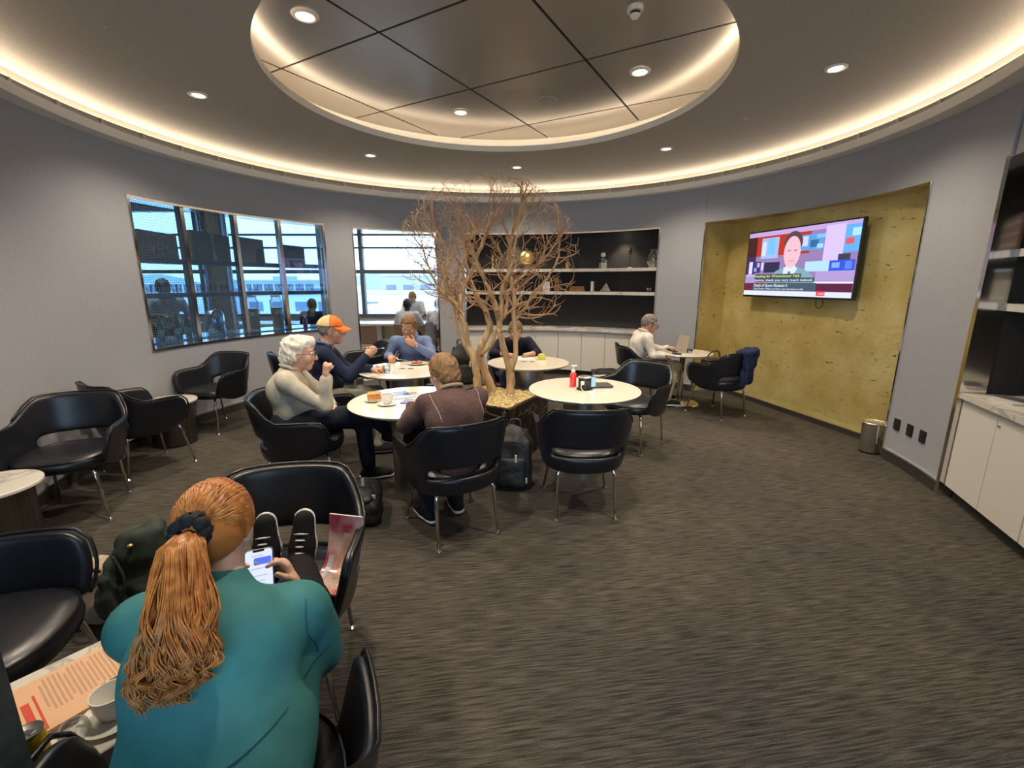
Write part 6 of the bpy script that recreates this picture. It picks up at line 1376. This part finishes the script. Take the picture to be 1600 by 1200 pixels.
patch(2, 12, .02, .055, (.50, .50, .52), 'cover_panel'); patch(5, 17, .10, .15, (.62, .40, .27), 'cover_picture'); patch(3, 7, .16, .168, (.75, .72, .70), 'title_line'); patch(3, 8, .178, .186, (.75, .72, .70), 'title_line'); patch(9, 14, .165, .20, (.30, .05, .09), 'cover_picture')
# phone in the woman's hands
pc = np.array(wom['L']((.44, .018, .768))); pn = nv(np.array((0, 0, 1.6)) - pc + np.array((-.35, .25, -.15))); prz = math.atan2(pn[0], -pn[1]); ptl = math.atan2(pn[2], math.hypot(pn[0], pn[1]))
tp = thing('mobile_phone', 'mobile phone with a chat on screen in the woman\'s hands', 'phone', tuple(pc)); tp.rotation_euler = (-ptl, 0, prz)
MB().rbox((0, 0, 0), (.076, .155, .009), .010, 0, 4, math.pi/2).build('case', mat('phone_case', (.10, .12, .14), .4), tp, 40)
ps = MB().rbox((0, -.0049, 0), (.070, .148, .001), .008, 0, 4, math.pi/2).build('screen', emit_mat('phone_screen', (.62, .66, .92), .95), tp)
MB().rbox((.010, -.0058, .042), (.046, .020, .0005), .004, 0, 3, math.pi/2).build('message_bubble', emit_mat('bubble_blue', (.10, .16, .72), .9), ps); MB().box((0, -.0058, .071), (.030, .0006, .006)).build('notch', M_BLACK, ps)
for z, w_ in ((.022, .04), (.002, .05), (-.012, .036), (.058, .03)): MB().box((-.004, -.0058, z), (w_, .0005, .0022)).build('text_line', emit_mat('screen_text', (.36, .38, .60), .9), ps)
# newspapers, can and cup on the marble side table
TZ = .5005
def news(label, p, rz, w, d, n_, m, group):
    t = thing('newspaper', label, 'newspaper', p, rz, group)
    for i in range(n_): MB().box((.002*((i*7) % 3 - 1), .002*((i*5) % 3 - 1), .0012 + .0022*i), (w, d, .0018), .012*((i*3) % 5 - 2)).build('sheet', m, t)
    return t, .0024 + .0022*(n_ - 1)
M_SALMON = mat('salmon_paper', (.74, .45, .27), .8); M_NEWS = mat('news_paper', (.66, .62, .56), .8); M_INK = mat('news_ink', (.25, .17, .12), .8); M_INK2 = mat('news_text', (.52, .33, .22), .8); M_INK3 = mat('news_grey', (.42, .40, .38), .8)
t_, z_ = news('white newspaper under the salmon one on the side table', (-1.25, .985, TZ), -.72, .25, .30, 3, M_NEWS, 'newspapers')
for i in range(9): MB().box((-.03, .10 - .012*i, z_), (.15, .004, .0006)).build('text_line', M_INK3, t_)
for i, c in enumerate(((.20, .18, .05), (.16, .15, .14), (.18, .18, .28))): MB().box((-.05 + .03*i, -.085, z_), (.026, .045, .0006)).build('news_photo', mat('news_photo_%d' % i, c, .6), t_)
t_, z_ = news('salmon pink newspaper folded on the side table', (-1.19, 1.055, TZ + .0075), -.60, .235, .27, 5, M_SALMON, 'newspapers')
for i in range(16): MB().box((-.025, .075 - .010*i, z_), (.15 if i % 5 else .11, .0045, .0006)).build('text_line', M_INK2, t_)
MB().box((.03, .115, z_), (.12, .012, .0006)).build('masthead', M_INK, t_); MB().box((-.05, .10, z_), (.05, .012, .0006)).build('masthead', M_INK, t_); MB().box((.082, .06, z_), (.055, .075, .0006)).build('news_photo', noise_mat('news_photo_fire', (.10, .06, .05), (.62, .16, .05), 40, .6, lo=.5, hi=.7), t_); MB().box((.04, -.112, z_), (.14, .016, .0006)).build('red_bar', mat('news_red', (.62, .07, .04), .7), t_); MB().box((.03, -.093, z_), (.16, .005, .0006)).build('red_bar', MATS['news_red'], t_)
cn_ = lathe_thing('drink_can', 'yellow drinks can at the near corner of the side table', 'can', (-1.075, .815, TZ), [('can_wall', [(.024, 0), (.029, .008), (.029, .115), (.026, .125)], mat('can_yellow', (.62, .44, .03), .3, .5)), ('can_lid', [(.027, .125), (.0275, .129), (.025, .126), (.001, .125)], M_STEEL)], None, 28)
MB().rbox((.004, 0, .1275), (.022, .012, .002), .004).build('ring_pull', M_CHROME, cn_); MB().lathe([(.0293, .045), (.0293, .075)], n=28).build('printed_band', mat('can_print', (.40, .22, .02), .35, .4), cn_)
cup('white cup half hidden by the woman on the side table', (-1.03, .965, TZ), 2.4, True, False)
lathe_thing('glass_dome', 'small clear glass beside the cup on the side table', 'glass', (-1.075, .905, TZ), [('glass', [(.028, 0), (.032, .02), (.026, .045), (.012, .055), (.001, .057)], M_ITEMGLASS)], None, 24)
